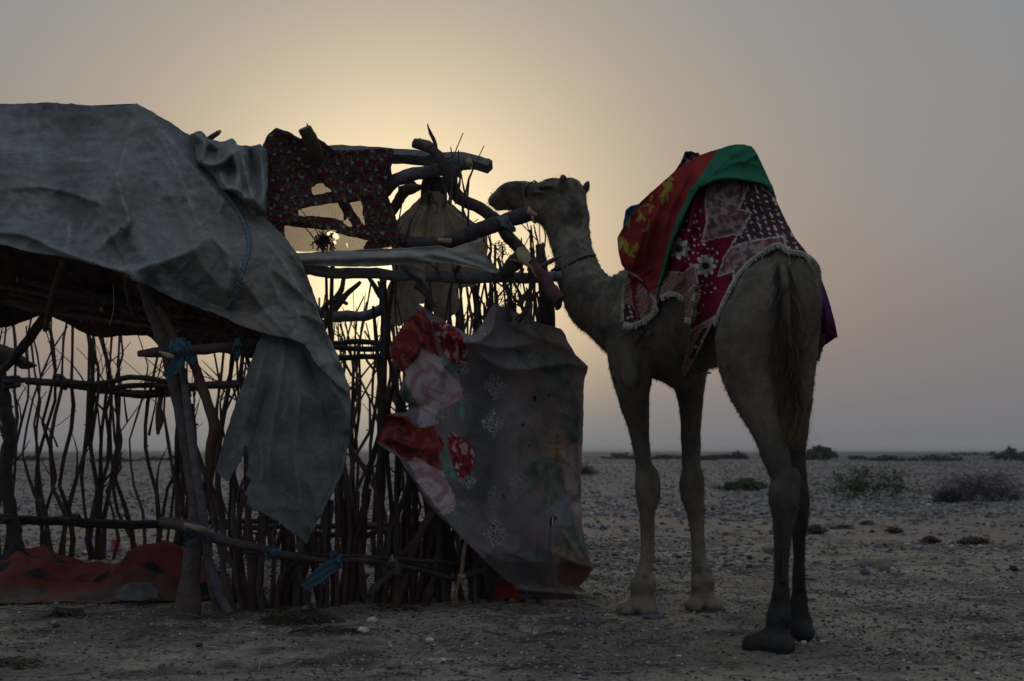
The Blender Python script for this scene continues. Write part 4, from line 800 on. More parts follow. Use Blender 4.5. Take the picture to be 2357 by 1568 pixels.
def florY(u, v): return fY(u, v)-wrinkle(u, v, 70, .022, 1.5, 2.8, 3.)-wrinkle(u, v, 30, .005, 1.2, 2., 8.)-1.7*creases(u, v, fcr)-.018*noise(u*.010, v*.007, 6.)-.004*noise(u*.05, v*.03)
def rosec(u, v, cx, cy, r, seed, lo, hi, mid):
    """petals swirling round a heart"""
    dx, dy = u-cx, v-cy; rr = np.hypot(dx, dy)/r; th = np.arctan2(dy, dx); w = noise(dx*.04+seed, dy*.04, seed)
    k = np.sin(th*2+rr*9+2.2*w+seed); e = np.sin(th*3-rr*7+3*w)
    t = np.clip(.5+.45*k*np.clip(rr*2, .3, 1)+.2*e, 0, 1); c = mixc(lo, hi, sstep(.15, .8, t)); c = mixc(c, mid, sstep(.86, 1., np.abs(np.sin(th*1.5+rr*6.5+1.5*w+seed)))*.7)
    return mixc(c, mid, sstep(.22, .05, rr)*.7)
def floral(u, v):
    wu = u+4*noise(u*.05, v*.05, 1.)+4*noise(u*.35, v*.35, 3.); wv = v+4*noise(u*.05, v*.05, 7.)+4*noise(u*.35, v*.35, 5.)
    c = mixc((.105,.095,.110), (.165,.140,.150), sstep(-.6, .7, fbm(u*.008, v*.006, 3., 4))); c = mixc(c, (.155,.118,.100), sstep(0, .9, (u-1130)/200+fbm(u*.012, v*.01, 9., 3))*.55); c = mixc(c, (.165,.165,.21), sstep(.25, .8, fbm(u*.011, v*.008, 5., 3))*.6)
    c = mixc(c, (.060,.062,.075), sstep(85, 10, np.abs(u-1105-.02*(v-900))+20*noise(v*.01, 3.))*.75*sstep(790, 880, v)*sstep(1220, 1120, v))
    def put(poly, col, a=1.0, soft=0):
        nonlocal c
        m = inside(poly, wu, wv).astype(float)*a
        c = mixc(c, col, m)
    # right-hand leaves and pale petals
    for pl in ([(1180,800),(1280,815),(1325,840),(1315,880),(1268,868),(1240,850),(1200,845)], [(1275,850),(1318,870),(1310,895),(1285,905),(1270,895)], [(1230,1060),(1280,1050),(1300,1080),(1296,1150),(1268,1165),(1255,1120),(1215,1140),(1200,1085)], [(1300,960),(1335,950),(1334,1010),(1310,1020),(1298,990)], [(1290,1210),(1330,1215),(1345,1262),(1310,1268)], [(1180,1270),(1260,1265),(1275,1280),(1230,1290)]): put(pl, mixc((.10,.135,.115), (.050,.080,.062), sstep(-.3, .4, noise(u*.05, v*.03, 2.)))*1.0, .92)
    put([(1290,850),(1325,840),(1352,850),(1340,930),(1325,925),(1322,880),(1295,875)], (.20,.155,.145), .6)
    put([(1290,1040),(1312,1025),(1340,1020),(1338,1190),(1325,1190),(1300,1120)], mixc((.30,.23,.23), (.26,.10,.14), sstep(0, .5, noise(u*.05, v*.03, 12.))), .75)
    put([(1322,1055),(1338,1050),(1338,1080),(1326,1085)], (.22,.05,.09), .8)
    for cx, cy, rx, ry, a in ((1262,785,36,22,.8), (1245,770,22,12,.5), (1277,1000,26,22,.8), (1285,1040,22,34,.9), (1268,1030,16,26,.8), (1292,1015,12,30,.8), (1300,1275,30,16,.8), (1285,1262,14,18,.7)):
        m = sstep(1.25, .55, ((wu-cx)/rx)**2+((wv-cy)/ry)**2-.9*noise(u*.10, v*.10, 3.))*a*.72; c = mixc(c, mixc((.22,.150,.085), (.15,.070,.045), sstep(.0, .35, noise(u*.08, v*.08, 4.))), m)
    c = mixc(c, (.20,.155,.150), sstep(.15, .6, fbm(u*.02, v*.016, 15., 4))*sstep(1120, 1200, u)*.75); c = mixc(c, (.070,.095,.078), sstep(.15, .6, fbm(u*.022, v*.018, 19., 4))*sstep(1120, 1200, u)*.85); c = mixc(c, (.20,.10,.11), sstep(.25, .6, fbm(u*.028, v*.02, 27., 3))*sstep(1150, 1250, u)*.5)
    # leopard lozenges
    for cx, cy, w, h, a in ((1139,888,30,34,.85),(1136,972,27,37,.95),(1216,835,40,24,.35),(1016,950,30,18,.6),(1067,848,19,20,.95),(1300,942,18,16,.6),(1141,1229,30,36,1.),(1138,1147,21,32,.4),(1078,1106,21,22,1.),(1198,1112,30,28,.5),(1083,1177,26,32,.3),(1220,1351,26,24,.4),(1235,1284,30,12,.3),(1190,1020,30,26,.15),(1108,760,14,26,.5),(1080,920,16,24,.25),(1320,885,10,10,.2)):
        m = sstep(1.08, .92, np.abs(wu-cx)/w+np.abs(wv-cy)/h); sp = noise(u*.40, v*.40, cx)+.3*noise(u*.6, v*.6, 2.)
        c = mixc(c, mixc((.27,.255,.25), (.05,.05,.06), sstep(.02, .14, np.abs(sp)-.02 if False else sp+.06)), m*a)
    # green leaves round the roses
    for pl in ([(990,745),(1004,780),(1022,830),(1046,842),(1060,880),(1040,870),(1018,858),(1008,815),(994,790)], [(1050,930),(1068,912),(1072,950),(1064,962),(1050,945)], [(1012,1030),(1020,1000),(1030,1050),(1040,1064),(1060,1100),(1030,1115),(1012,1080)], [(1045,1145),(1068,1150),(1070,1162),(1048,1172)], [(1035,1180),(1052,1172),(1070,1208),(1052,1200)], [(868,1022),(890,1030),(920,1060),(958,1110),(950,1115),(905,1050)], [(925,900),(942,860),(950,880),(945,930),(930,925)], [(958,845),(964,900),(945,905)]): put(pl, mixc((.13,.19,.16), (.085,.135,.115), sstep(-.3, .3, noise(u*.07, v*.05, 2.))))
    put([(1000,1190),(900,1045),(868,1020),(880,1030),(940,1085),(1010,1172),(1060,1225)], (.12,.14,.13), .4)
    c2 = rosec(u, v, 938, 815, 55, 1., (.125,.022,.020), (.22,.050,.040), (.075,.014,.015)); m = inside([(954,722),(974,712),(991,743),(1016,822),(1010,850),(981,804),(930,866),(900,825),(898,795),(925,755)], wu, wv); c = mixc(c, c2, m*1.0)
    c2 = rosec(u, v, 925, 1000, 70, 4., (.115,.020,.018), (.21,.047,.038), (.070,.014,.015)); m = inside([(886,952),(939,959),(954,984),(1001,979),(1008,999),(1023,1023),(1013,1043),(1018,1086),(955,1056),(948,1072),(900,1032),(866,1017),(878,985)], wu, wv); c = mixc(c, c2, m*1.0)
    for pl, x, y, r, s in (([(970,800),(1016,824),(1022,850),(1035,861),(1060,883),(1066,915),(1040,930),(1011,940),(1000,965),(975,985),(957,920),(934,883),(932,855),(961,826)],1004,888,58,2.), ([(953,1050),(1018,1087),(1033,1114),(1048,1147),(1050,1172),(1018,1190),(990,1160),(960,1110),(940,1065)],992,1135,52,6.)):
        m = inside(pl, wu, wv); c = mixc(c, rosec(u, v, x, y, r, s, (.29,.155,.18), (.36,.29,.31), (.385,.33,.345)), m*1.0)
    put([(968,945),(1000,960),(1012,975),(980,985),(958,975)], (.30,.27,.33), .7)
    for pl, s in (([(993,741),(1025,742),(1050,760),(1072,785),(1077,806),(1073,835),(1045,838),(1022,812),(1008,780)],3.), ([(1030,1001),(1046,996),(1060,1006),(1080,1018),(1090,1040),(1092,1067),(1082,1098),(1058,1100),(1042,1072),(1036,1040)],8.)):
        m = inside(pl, wu, wv); k = noise(u*.11, v*.11, s)+.5*noise(u*.2, v*.2, s+3); c = mixc(c, mixc((.10,.012,.018), (.20,.025,.03), sstep(-.3, .3, k)), m*1.0); c = mixc(c, (.40,.30,.27), m*sstep(.42, .62, np.abs(np.sin(u*.16+v*.05+3*noise(u*.06, v*.06, s))*noise(u*.05, v*.05, s+1)*2.2))*.8)
    put([(1276,1302),(1310,1290),(1362,1306),(1345,1335),(1322,1352),(1300,1345),(1277,1335)], (.15,.055,.050), .75)
    put([(1130,1375),(1150,1332),(1185,1345),(1190,1378)], (.17,.03,.025), .9)
    put([(1320,1360),(1366,1366),(1364,1380),(1325,1378)], (.38,.38,.25), .7)
    for x, y, r in ((1230,917,4), (1263,910,2), (1203,978,2.5), (1217,1027,2), (1158,1143,2.5)): c = mixc(c, (.012,.012,.012), (np.hypot(u-x, (v-y)*.55) < r)*1.0)
    return c*1.45*(1+.10*noise(u*.4, v*.4, 1.))[..., None]
fpoly = [(963,698),(968,704),(990,722),(1030,745),(1060,760),(1083,774),(1096,768),(1110,745),(1128,712),(1138,700),(1148,704),(1180,716),(1240,744),(1290,757),(1300,770),(1308,790),(1325,818),(1353,844),(1352,852),(1344,880),(1342,930),(1341,1000),(1338,1060),(1337,1120),(1338,1200),(1346,1250),(1358,1290),(1366,1306),(1354,1328),(1332,1350),(1345,1358),(1362,1366),(1364,1376),(1330,1379),(1260,1379),(1210,1375),(1196,1366),(1180,1350),(1150,1322),(1115,1290),(1080,1255),(1050,1225),(1000,1180),(965,1130),(940,1088),(920,1055),(900,1040),(868,1020),(872,1004),(884,975),(890,955),(905,952),(935,950),(948,932),(930,925),(918,905),(926,880),(932,862),(918,850),(900,822),(896,798),(910,775),(930,745),(948,720)]
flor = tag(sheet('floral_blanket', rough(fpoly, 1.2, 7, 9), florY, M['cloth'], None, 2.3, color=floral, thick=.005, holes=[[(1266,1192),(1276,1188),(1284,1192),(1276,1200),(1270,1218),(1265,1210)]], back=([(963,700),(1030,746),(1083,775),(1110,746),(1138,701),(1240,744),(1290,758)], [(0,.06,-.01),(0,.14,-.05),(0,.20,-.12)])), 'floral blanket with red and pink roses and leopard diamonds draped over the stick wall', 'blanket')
lowY = tps([(1080,1235,7.85),(1110,1300,7.85),(1125,1370,7.9),(1190,1380,7.85),(1180,1340,7.85),(1230,1380,7.9)])
tag(sheet('blanket_corner', rough([(1075,1228),(1100,1262),(1150,1300),(1200,1350),(1230,1378),(1196,1380),(1172,1378),(1140,1382),(1122,1366),(1112,1330),(1110,1295),(1096,1262)], 1.2, 6, 10), lambda u, v: lowY(u, v)-.03*noise(u*.04, v*.03), M['cloth'], None, 3, thick=.004, color=lambda u, v: mixc(mixc((.10,.135,.12), (.115,.10,.105), sstep(1250, 1290, v)), (.24,.035,.022), inside([(1128,1378),(1140,1350),(1158,1335),(1190,1352),(1196,1382)], u, v)*1.0)), 'folded corner of a floral cloth with a red flower at the foot of the blanket', 'blanket')

# ------------------------------------------------------------------ things lying on the ground at the hut
def ground_cloth():
    xs = np.arange(-3.75, -1.50, .017); ys = np.arange(7.85, 9.35, .017); X, Y = np.meshgrid(xs, ys, indexing='ij')
    q = ((X+2.62)/1.10)**2+((Y-8.6)/.70)**2+.22*fbm(X*2.2, Y*2.2, 7., 3); h = .150*np.clip(1.02-q, 0, 1)**.8*(.62+.75*np.exp(-((X+2.02)/.30)**2)+.45*np.exp(-((X+2.95)/.28)**2))
    h = h*(1+.5*fbm(X*2.6, Y*3.4, 4., 4))+.03*np.clip(1-q, 0, 1)**.5*(1-np.abs(noise(X*4, Y*5, 8.))*2)+.05*np.exp(-((X+2.05)**2/.08+(Y-8.75)**2/.1))
    for pl, a, w in (([(-3.4,8.5),(-2.9,8.62),(-2.3,8.5),(-1.9,8.55)],.045,.04), ([(-3.3,8.25),(-2.8,8.4),(-2.2,8.3)],.03,.035), ([(-3.0,8.9),(-2.6,8.85),(-2.2,8.95)],.05,.05), ([(-2.3,8.1),(-2.25,8.5),(-2.1,8.9)],.035,.03), ([(-2.9,8.0),(-2.85,8.3),(-3.0,8.6)],.03,.04), ([(-1.8,8.2),(-1.75,8.5),(-1.9,8.8)],.03,.04)):
        d, _, _, _ = pdist(crom(pl, 12), X, Y, False); h = h+a*np.exp(-d/w)*(q < .95)
    Z = gh(X, Y)+h+.006; keep = q < 1.12; Z = np.where(q > 1.02, gh(X, Y)+.006+.01*np.abs(noise(X*9, Y*9)), Z)
    i = np.arange(X.size).reshape(X.shape); kc = keep[:-1, :-1] & keep[1:, 1:] & keep[1:, :-1] & keep[:-1, 1:]
    F = np.stack([i[:-1, :-1][kc], i[1:, :-1][kc], i[1:, 1:][kc], i[:-1, 1:][kc]], 1); us, F = np.unique(F, return_inverse=True); F = F.reshape(-1, 4)
    x, y = X.ravel()[us], Y.ravel()[us]; c = mixc((.175,.045,.036), (.115,.034,.028), sstep(-.3, .5, fbm(x*3, y*3, 1., 3)))
    rr = np.random.RandomState(4); 
    for k in range(30):
        cx, cy = -3.6+(k % 8)*.30+rr.uniform(-.08, .08), 7.95+(k//8)*.33+rr.uniform(-.06, .06); a = rr.uniform(0, 3.14); dx, dy = x-cx, y-cy; p, s = dx*math.cos(a)+dy*math.sin(a), -dx*math.sin(a)+dy*math.cos(a)
        c = mixc(c, (.028,.026,.028), ((p/.10)**2+(s/.06)**2 < 1+.8*noise(x*14, y*14, k))*1.0)
    c = mixc(c, (.15,.125,.105), sstep(.1, .6, fbm(x*4, y*4, 9., 4))*.25+sstep(8.15, 7.95, y+.1*noise(x*6, y*6))*.5)
    o = mesh('ground_blanket', np.stack([x, y, Z.ravel()[us]], 1), F, M['cloth'], col=c); md = o.modifiers.new('thickness', 'SOLIDIFY'); md.thickness = .008; md.offset = 1
    tag(o, 'rumpled orange red blanket with black blotches lying inside the hut', 'blanket')
ground_cloth()
gYf = tps([(262,1378,7.84),(280,1345,7.95),(350,1342,8.0),(366,1374,7.85),(320,1360,7.85)])
tag(sheet('cloth_scrap', rough([(262,1380),(282,1348),(300,1341),(348,1341),(360,1356),(366,1378),(320,1384)], 1.5, 5, 12), lambda u, v: gYf(u, v)-.02*noise(u*.05, v*.05), M['tarp'], None, 3, color=lambda u, v: mixc((.085,.088,.088), (.12,.12,.12), sstep(-.3, .4, noise(u*.06, v*.06))), thick=.006), 'dark grey canvas scrap lying against the front of the red blanket', 'cloth')
def heap(u, v, w, h, c1, c2, label, name, seed, cat):
    rr = np.random.RandomState(seed); y0 = float(Yg(v)); x0 = (u-1178.5)*y0/FP; rx = w*y0/FP/2; hh = h*y0/FP; t = np.linspace(0, 1, 26); a = np.linspace(0, 2*np.pi, 41)[:-1]
    T, A = np.meshgrid(t, a, indexing='ij'); n_ = fbm(np.cos(A)*2*T+seed, np.sin(A)*2*T, seed, 4); r = T*(1+.3*n_); X = x0+rx*r*np.cos(A); Y = y0+rx*.6*r*np.sin(A); Z = gh(X, Y)+.004+hh*(1-T**1.6)*(.65+.9*np.abs(n_))
    i = np.arange(T.size).reshape(T.shape); F = np.stack([i[:-1], np.roll(i[:-1], -1, 1), np.roll(i[1:], -1, 1), i[1:]], -1).reshape(-1, 4); c = mixc(c1, c2, sstep(-.1, .2, noise(X*9, Y*9, seed)))
    tag(mesh(name, np.stack([X, Y, Z], -1).reshape(-1, 3), F, M['cloth'], col=c.reshape(-1, 3)), label, cat)
heap(215,1262,66,34,(.42,.12,.16),(.40,.33,.40),'crumpled pink cloth lying on the stones behind the stick wall','crumpled_cloth',3,'cloth')
heap(262,1268,54,22,(.30,.30,.38),(.36,.08,.10),'crumpled pale and red cloth just right of the pink one','crumpled_cloth',5,'cloth')
heap(333,1192,30,10,(.30,.38,.48),(.40,.42,.45),'pale blue plastic scrap on the stones seen through the stick wall','plastic_scrap',7,'litter')
heap(328,1155,34,9,(.40,.30,.22),(.05,.05,.05),'tan scrap on the plain seen through the stick wall','plastic_scrap',9,'litter')
heap(2136,1148,20,12,(.46,.46,.50),(.40,.40,.46),'white plastic scrap beside the dark scrubby bush','plastic_scrap',11,'litter')

# ------------------------------------------------------------------ the camel: one continuous body from blended tapered limbs
class SDF:
    def __init__(s, lo, hi, h):
        s.lo = np.array(lo, float); s.h = h; s.n = np.ceil((np.array(hi)-s.lo)/h).astype(int)+1; s.F = np.full(s.n, 9., np.float32)
    def _box(s, a, b):
        i0 = np.clip(np.floor((a-s.lo)/s.h).astype(int), 0, s.n); i1 = np.clip(np.ceil((b-s.lo)/s.h).astype(int)+1, 0, s.n)
        g = [s.lo[k]+s.h*np.arange(i0[k], i1[k]) for k in range(3)]
        X = np.stack(np.meshgrid(*g, indexing='ij'), -1); return tuple(slice(i0[k], i1[k]) for k in range(3)), X
    def _mix(s, sl, d, k):
        f = s.F[sl]; h = np.maximum(k-np.abs(f-d), 0)/k; s.F[sl] = np.minimum(f, d)-h*h*k*.25
    def cone(s, a, ra, b, rb, k=.03):
        a = np.asarray(a, float); b = np.asarray(b, float); m = max(ra, rb)+k+.03; sl, X = s._box(np.minimum(a, b)-m, np.maximum(a, b)+m)
        ab = b-a; t = np.clip(((X-a)@ab)/(ab@ab), 0, 1); d = np.linalg.norm(X-a-t[..., None]*ab, axis=-1)-(ra+(rb-ra)*t*t*(3-2*t)); s._mix(sl, d, k)
    def ell(s, c, r, k=.03, ax=None, cut=False):
        c = np.asarray(c, float); r = np.asarray(r, float); m = r.max()+k+.03; sl, X = s._box(c-m, c+m); q = X-c
        if ax is not None:
            ax = np.array(ax, float); ax /= np.linalg.norm(ax, axis=1)[:, None]; q = q@ax.T
        g = np.linalg.norm(q/r, axis=-1); g2 = np.linalg.norm(q/r**2, axis=-1); d = g*(g-1)/(g2+1e-9)
        if cut: f = s.F[sl]; h = np.maximum(k-np.abs(f+d), 0)/k; s.F[sl] = np.maximum(f, -d)+h*h*k*.25
        else: s._mix(sl, d, k)
    def at(s, p):
        q = (np.asarray(p)-s.lo)/s.h; i = np.clip(np.floor(q).astype(int), 0, s.n-2); f = np.clip(q-i, 0, 1); r = 0
        for a in (0, 1):
            for b in (0, 1):
                for c in (0, 1):
                    r = r+s.F[i[..., 0]+a, i[..., 1]+b, i[..., 2]+c]*(f[..., 0] if a else 1-f[..., 0])*(f[..., 1] if b else 1-f[..., 1])*(f[..., 2] if c else 1-f[..., 2])
        return r
    def nets(s):
        F = s.F; ins = F < 0; cs = [(a, b, c) for a in (0, 1) for b in (0, 1) for c in (0, 1)]; n = s.n-1
        cnt = sum(ins[a:a+n[0], b:b+n[1], c:c+n[2]].astype(np.int8) for a, b, c in cs); act = (cnt > 0) & (cnt < 8); I = np.argwhere(act); ids = np.full(n, -1, np.int64); ids[act] = np.arange(len(I))
        acc = np.zeros((len(I), 3)); w = np.zeros(len(I)); val = {c: F[I[:, 0]+c[0], I[:, 1]+c[1], I[:, 2]+c[2]].astype(float) for c in cs}
        for i, a in enumerate(cs):
            for b in cs[i+1:]:
                if sum(abs(x-y) for x, y in zip(a, b)) != 1: continue
                fa, fb = val[a], val[b]; k = (fa < 0) != (fb < 0); t = np.where(k, fa/np.where(k, fa-fb, 1), 0)
                acc += np.where(k[:, None], np.array(a)+t[:, None]*(np.array(b)-np.array(a)), 0); w += k
        V = s.lo+s.h*(I+acc/w[:, None]); Q = []
        for ax in range(3):
            o1, o2 = [(1, 2), (2, 0), (0, 1)][ax]; sl0 = [slice(1, -1)]*3; sl0[ax] = slice(0, -1); sl1 = list(sl0); sl1[ax] = slice(1, None)
            a = ins[tuple(sl0)]; b = ins[tuple(sl1)]; E = np.argwhere(a != b); fl = a[a != b]; off = np.array([1, 1, 1]); off[ax] = 0; E = E+off
            d1 = np.zeros(3, int); d1[o1] = 1; d2 = np.zeros(3, int); d2[o2] = 1; g = lambda q: ids[q[:, 0], q[:, 1], q[:, 2]]
            q = np.stack([g(E-d1-d2), g(E-d2), g(E), g(E-d1)], 1); q[~fl] = q[~fl][:, ::-1]; Q.append(q)
        Q = np.concatenate(Q); return V, Q[(Q >= 0).all(1)]

def px(u, v, Y, r): return P(u, v, Y), r*Y/FP
def build_body(extra=False):
    B = SDF((-.22, 5.75, -.06), (1.62, 8.5, 2.42), .0118)
    def chain(L, k=.03):
        Q = np.array([np.r_[px(*q)[0], px(*q)[1]] for q in L]); Q = crom(Q, 4*(len(Q)-1)+1) if len(Q) > 2 else Q
        m = Q[:, 3].max()+k+.03; sl, X = B._box(Q[:, :3].min(0)-m, Q[:, :3].max(0)+m); T = np.full(X.shape[:3], 9., np.float32)
        for p, q in zip(Q[:-1], Q[1:]):
            m = max(p[3], q[3])+k+.03; s2, Y = B._box(np.minimum(p[:3], q[:3])-m, np.maximum(p[:3], q[:3])+m); s3 = tuple(slice(a_.start-b_.start, a_.stop-b_.start) for a_, b_ in zip(s2, sl))
            ab = q[:3]-p[:3]; t = np.clip(((Y-p[:3])@ab)/(ab@ab), 0, 1); T[s3] = np.minimum(T[s3], np.linalg.norm(Y-p[:3]-t[..., None]*ab, axis=-1)-(p[3]+(q[3]-p[3])*t))
        B._mix(sl, T, k)
    # trunk
    chain([(1772,690,6.62,112),(1700,700,6.90,122),(1600,722,7.20,132),(1520,738,7.42,128),(1462,742,7.50,96)], .10)
    chain([(1555,815,7.42,70),(1570,862,7.45,36)], .10)                      # brisket pad
    chain([(1690,620,6.85,110),(1672,520,6.88,80),(1680,470,6.88,48)], .12)   # hump
    # near hindquarter
    chain([(1800,610,6.45,50),(1778,690,6.38,92),(1742,770,6.32,90),(1735,835,6.30,80),(1744,895,6.27,66),(1760,955,6.22,46),(1771,1000,6.18,35),(1784,1050,6.14,30),(1800,1098,6.12,28),(1807,1135,6.10,32),(1806,1165,6.10,31),(1803,1210,6.12,24),(1800,1260,6.13,18.5),(1798,1330,6.14,17),(1797,1380,6.14,22),(1793,1422,6.15,27),(1791,1450,6.16,26)], .04)
    B.ell(P(1828,1108,6.06), (.030,.034,.060), .03)
    B.ell(P(1774,1482,6.10), (.086,.13,.044), .05, [(1,.25,.0),(-.25,1,0),(0,0,1)]); B.ell(P(1744,1484,6.16), (.066,.085,.044), .06); B.ell(P(1790,1486,6.06), (.052,.09,.042), .06)
    # far hindquarter
    chain([(1825,640,6.66,62),(1832,720,6.68,56),(1836,790,6.66,48),(1838,850,6.64,40),(1838,915,6.6,34),(1834,980,6.56,27),(1831,1050,6.5,22),(1835,1110,6.44,23),(1840,1155,6.42,24),(1839,1195,6.43,20),(1839,1240,6.44,15),(1839,1300,6.46,13.5),(1839,1360,6.46,16),(1838,1400,6.46,22),(1840,1425,6.46,24)], .04)
    B.ell(P(1850,1195,6.38), (.018,.03,.07), .03)
    B.ell(P(1843,1450,6.42), (.052,.11,.045), .05); B.ell(P(1852,1458,6.36), (.038,.07,.036), .03)
    chain([(1800,640,6.5,70),(1815,720,6.52,64),(1812,780,6.5,46)], .08)      # between the thighs
    chain([(1700,880,6.5,26),(1712,930,6.5,16),(1722,958,6.5,6)], .04)        # sheath
    # fore legs
    chain([(1500,700,7.36,84),(1462,762,7.30,66),(1452,830,7.26,50),(1455,868,7.27,46),(1459,920,7.30,34),(1469,970,7.33,26),(1476,1030,7.35,20.5),(1482,1070,7.36,19),(1489,1108,7.35,27),(1489,1145,7.36,25),(1487,1190,7.37,15.5),(1488,1240,7.38,13.2),(1487,1290,7.38,14.5),(1482,1325,7.38,21),(1480,1352,7.38,27),(1480,1375,7.38,25)], .035)
    B.ell(P(1451,855,7.16), (.052,.03,.085), .03)
    B.ell(P(1506,1096,7.38), (.014,.02,.034), .025); B.ell(P(1507,1130,7.37), (.022,.03,.09), .03); B.ell(P(1469,1120,7.33), (.014,.02,.03), .02)
    B.ell(P(1464,1397,7.36), (.100,.11,.038), .05, [(1,.25,0),(-.25,1,0),(0,0,1)]); B.ell(P(1442,1404,7.30), (.052,.085,.034), .03); B.ell(P(1490,1404,7.28), (.048,.085,.036), .03)
    chain([(1575,760,7.62,80),(1582,820,7.60,56),(1584,868,7.57,40),(1589,925,7.56,29),(1590,985,7.56,23),(1590,1040,7.57,21),(1590,1078,7.57,21.5),(1591,1108,7.56,28),(1592,1140,7.57,26),(1598,1188,7.58,15.5),(1603,1240,7.58,13.2),(1607,1285,7.58,14.5),(1613,1325,7.58,22),(1617,1355,7.58,25)], .035)
    B.ell(P(1610,1125,7.57), (.018,.03,.09), .03); B.ell(P(1630,1320,7.56), (.018,.02,.045), .03)
    B.ell(P(1620,1387,7.56), (.104,.11,.038), .05); B.ell(P(1602,1394,7.48), (.055,.085,.034), .03); B.ell(P(1640,1394,7.48), (.055,.085,.036), .03)
    # tendons, pads and toe clefts
    chain([(1499,1165,7.40,9),(1499,1230,7.41,8),(1498,1290,7.41,9)], .015); chain([(1614,1165,7.60,9),(1614,1230,7.60,8),(1618,1290,7.60,9)], .015)
    chain([(1818,1190,6.06,13),(1810,1260,6.07,9),(1806,1340,6.08,9)], .02); chain([(1847,1200,6.40,10),(1843,1280,6.42,8),(1842,1350,6.42,8)], .015)
    B.ell(P(1498,1345,7.34), (.022,.03,.036), .04); B.ell(P(1463,1345,7.34), (.022,.03,.036), .04); B.ell(P(1600,1342,7.54), (.020,.03,.034), .02); B.ell(P(1636,1342,7.54), (.022,.03,.036), .02)
    B.ell(P(1780,1425,6.11), (.020,.03,.035), .04); B.ell(P(1808,1422,6.10), (.020,.03,.036), .04); B.ell(P(1783,1140,6.08), (.018,.03,.045), .04); B.ell(P(1828,1150,6.04), (.022,.03,.05), .02)
    B.ell(P(1466,1400,7.22), (.004,.05,.040), .03, cut=True); B.ell(P(1620,1392,7.42), (.004,.05,.040), .03, cut=True); B.ell(P(1770,1484,6.0), (.003,.05,.040), .03, cut=True)
    # neck and head
    chain([(1490,705,7.46,100),(1428,718,7.54,82),(1372,698,7.62,67),(1341,650,7.74,55),(1322,595,7.88,46),(1310,545,8.0,47),(1302,498,8.06,53),(1300,462,8.10,44)], .05)
    chain([(1302,458,8.10,43),(1270,452,8.10,38),(1238,452,8.08,32),(1200,445,8.06,29),(1172,445,8.05,26),(1148,455,8.05,17),(1136,463,8.05,12)], .03)
    chain([(1282,492,8.08,34),(1252,488,8.07,30),(1215,474,8.06,24),(1180,466,8.06,18)], .035)
    chain([(1166,472,8.05,11),(1146,474,8.05,10.5)], .012)
    B.ell(P(1318,446,8.10), (.055,.075,.082), .05); B.ell(P(1272,432,8.10), (.07,.075,.05), .03)
    B.ell(P(1262,428,7.99), (.032,.022,.014), .015); B.ell(P(1240,443,7.985), (.034,.018,.012), .015)             # brow, cheekbone
    B.ell(P(1246,434,7.965), (.020,.022,.014), .008, cut=True)                                                      # eye socket
    B.ell(P(1158,430,7.985), (.022,.012,.008), .008, cut=True)                                                      # nostril
    for a, b in zip([(1130,470),(1142,470),(1153,466)], [(1142,470),(1153,466),(1166,459)]):                      # mouth line
        for t in (0, .5): q = P(a[0]+(b[0]-a[0])*t, a[1]+(b[1]-a[1])*t, 7.985); B.ell(q, (.014,.03,.0055), .006, cut=True)
    e1 = [(.05,-.35,.93),(1,0,0),(0,1,.3)]
    B.ell(P(1296,422,7.97), (.050,.026,.018), .02, [(.10,-.1,1),(1,.2,0),(0,1,.1)]); B.ell(P(1298,421,7.95), (.036,.014,.012), .008, [(.10,-.1,1),(1,.2,0),(0,1,.1)], cut=True)
    B.ell(P(1349,432,8.16), (.044,.022,.016), .015, [(.38,.2,.9),(1,.1,-.35),(0,1,.1)])
    # tail stock
    chain([(1795,572,6.34,20),(1804,620,6.24,17),(1811,690,6.19,14),(1817,760,6.17,12),(1822,820,6.16,10),(1827,880,6.16,8),(1834,930,6.15,6)], .02)
    if extra:   # the bulk of pad and hump that the cloths lie on
        chain([(1700,380,6.84,36),(1700,430,6.88,62),(1690,520,6.9,110),(1690,600,6.9,124)], .12)
        chain([(1600,430,6.98,50),(1540,500,7.06,60),(1480,570,7.2,58),(1462,620,7.28,60)], .10); chain([(1700,400,6.84,40),(1600,430,6.98,50)], .1)
        chain([(1760,470,6.75,36),(1790,560,6.65,50)], .1)
    return B
body = build_body(); V, Q = body.nets()
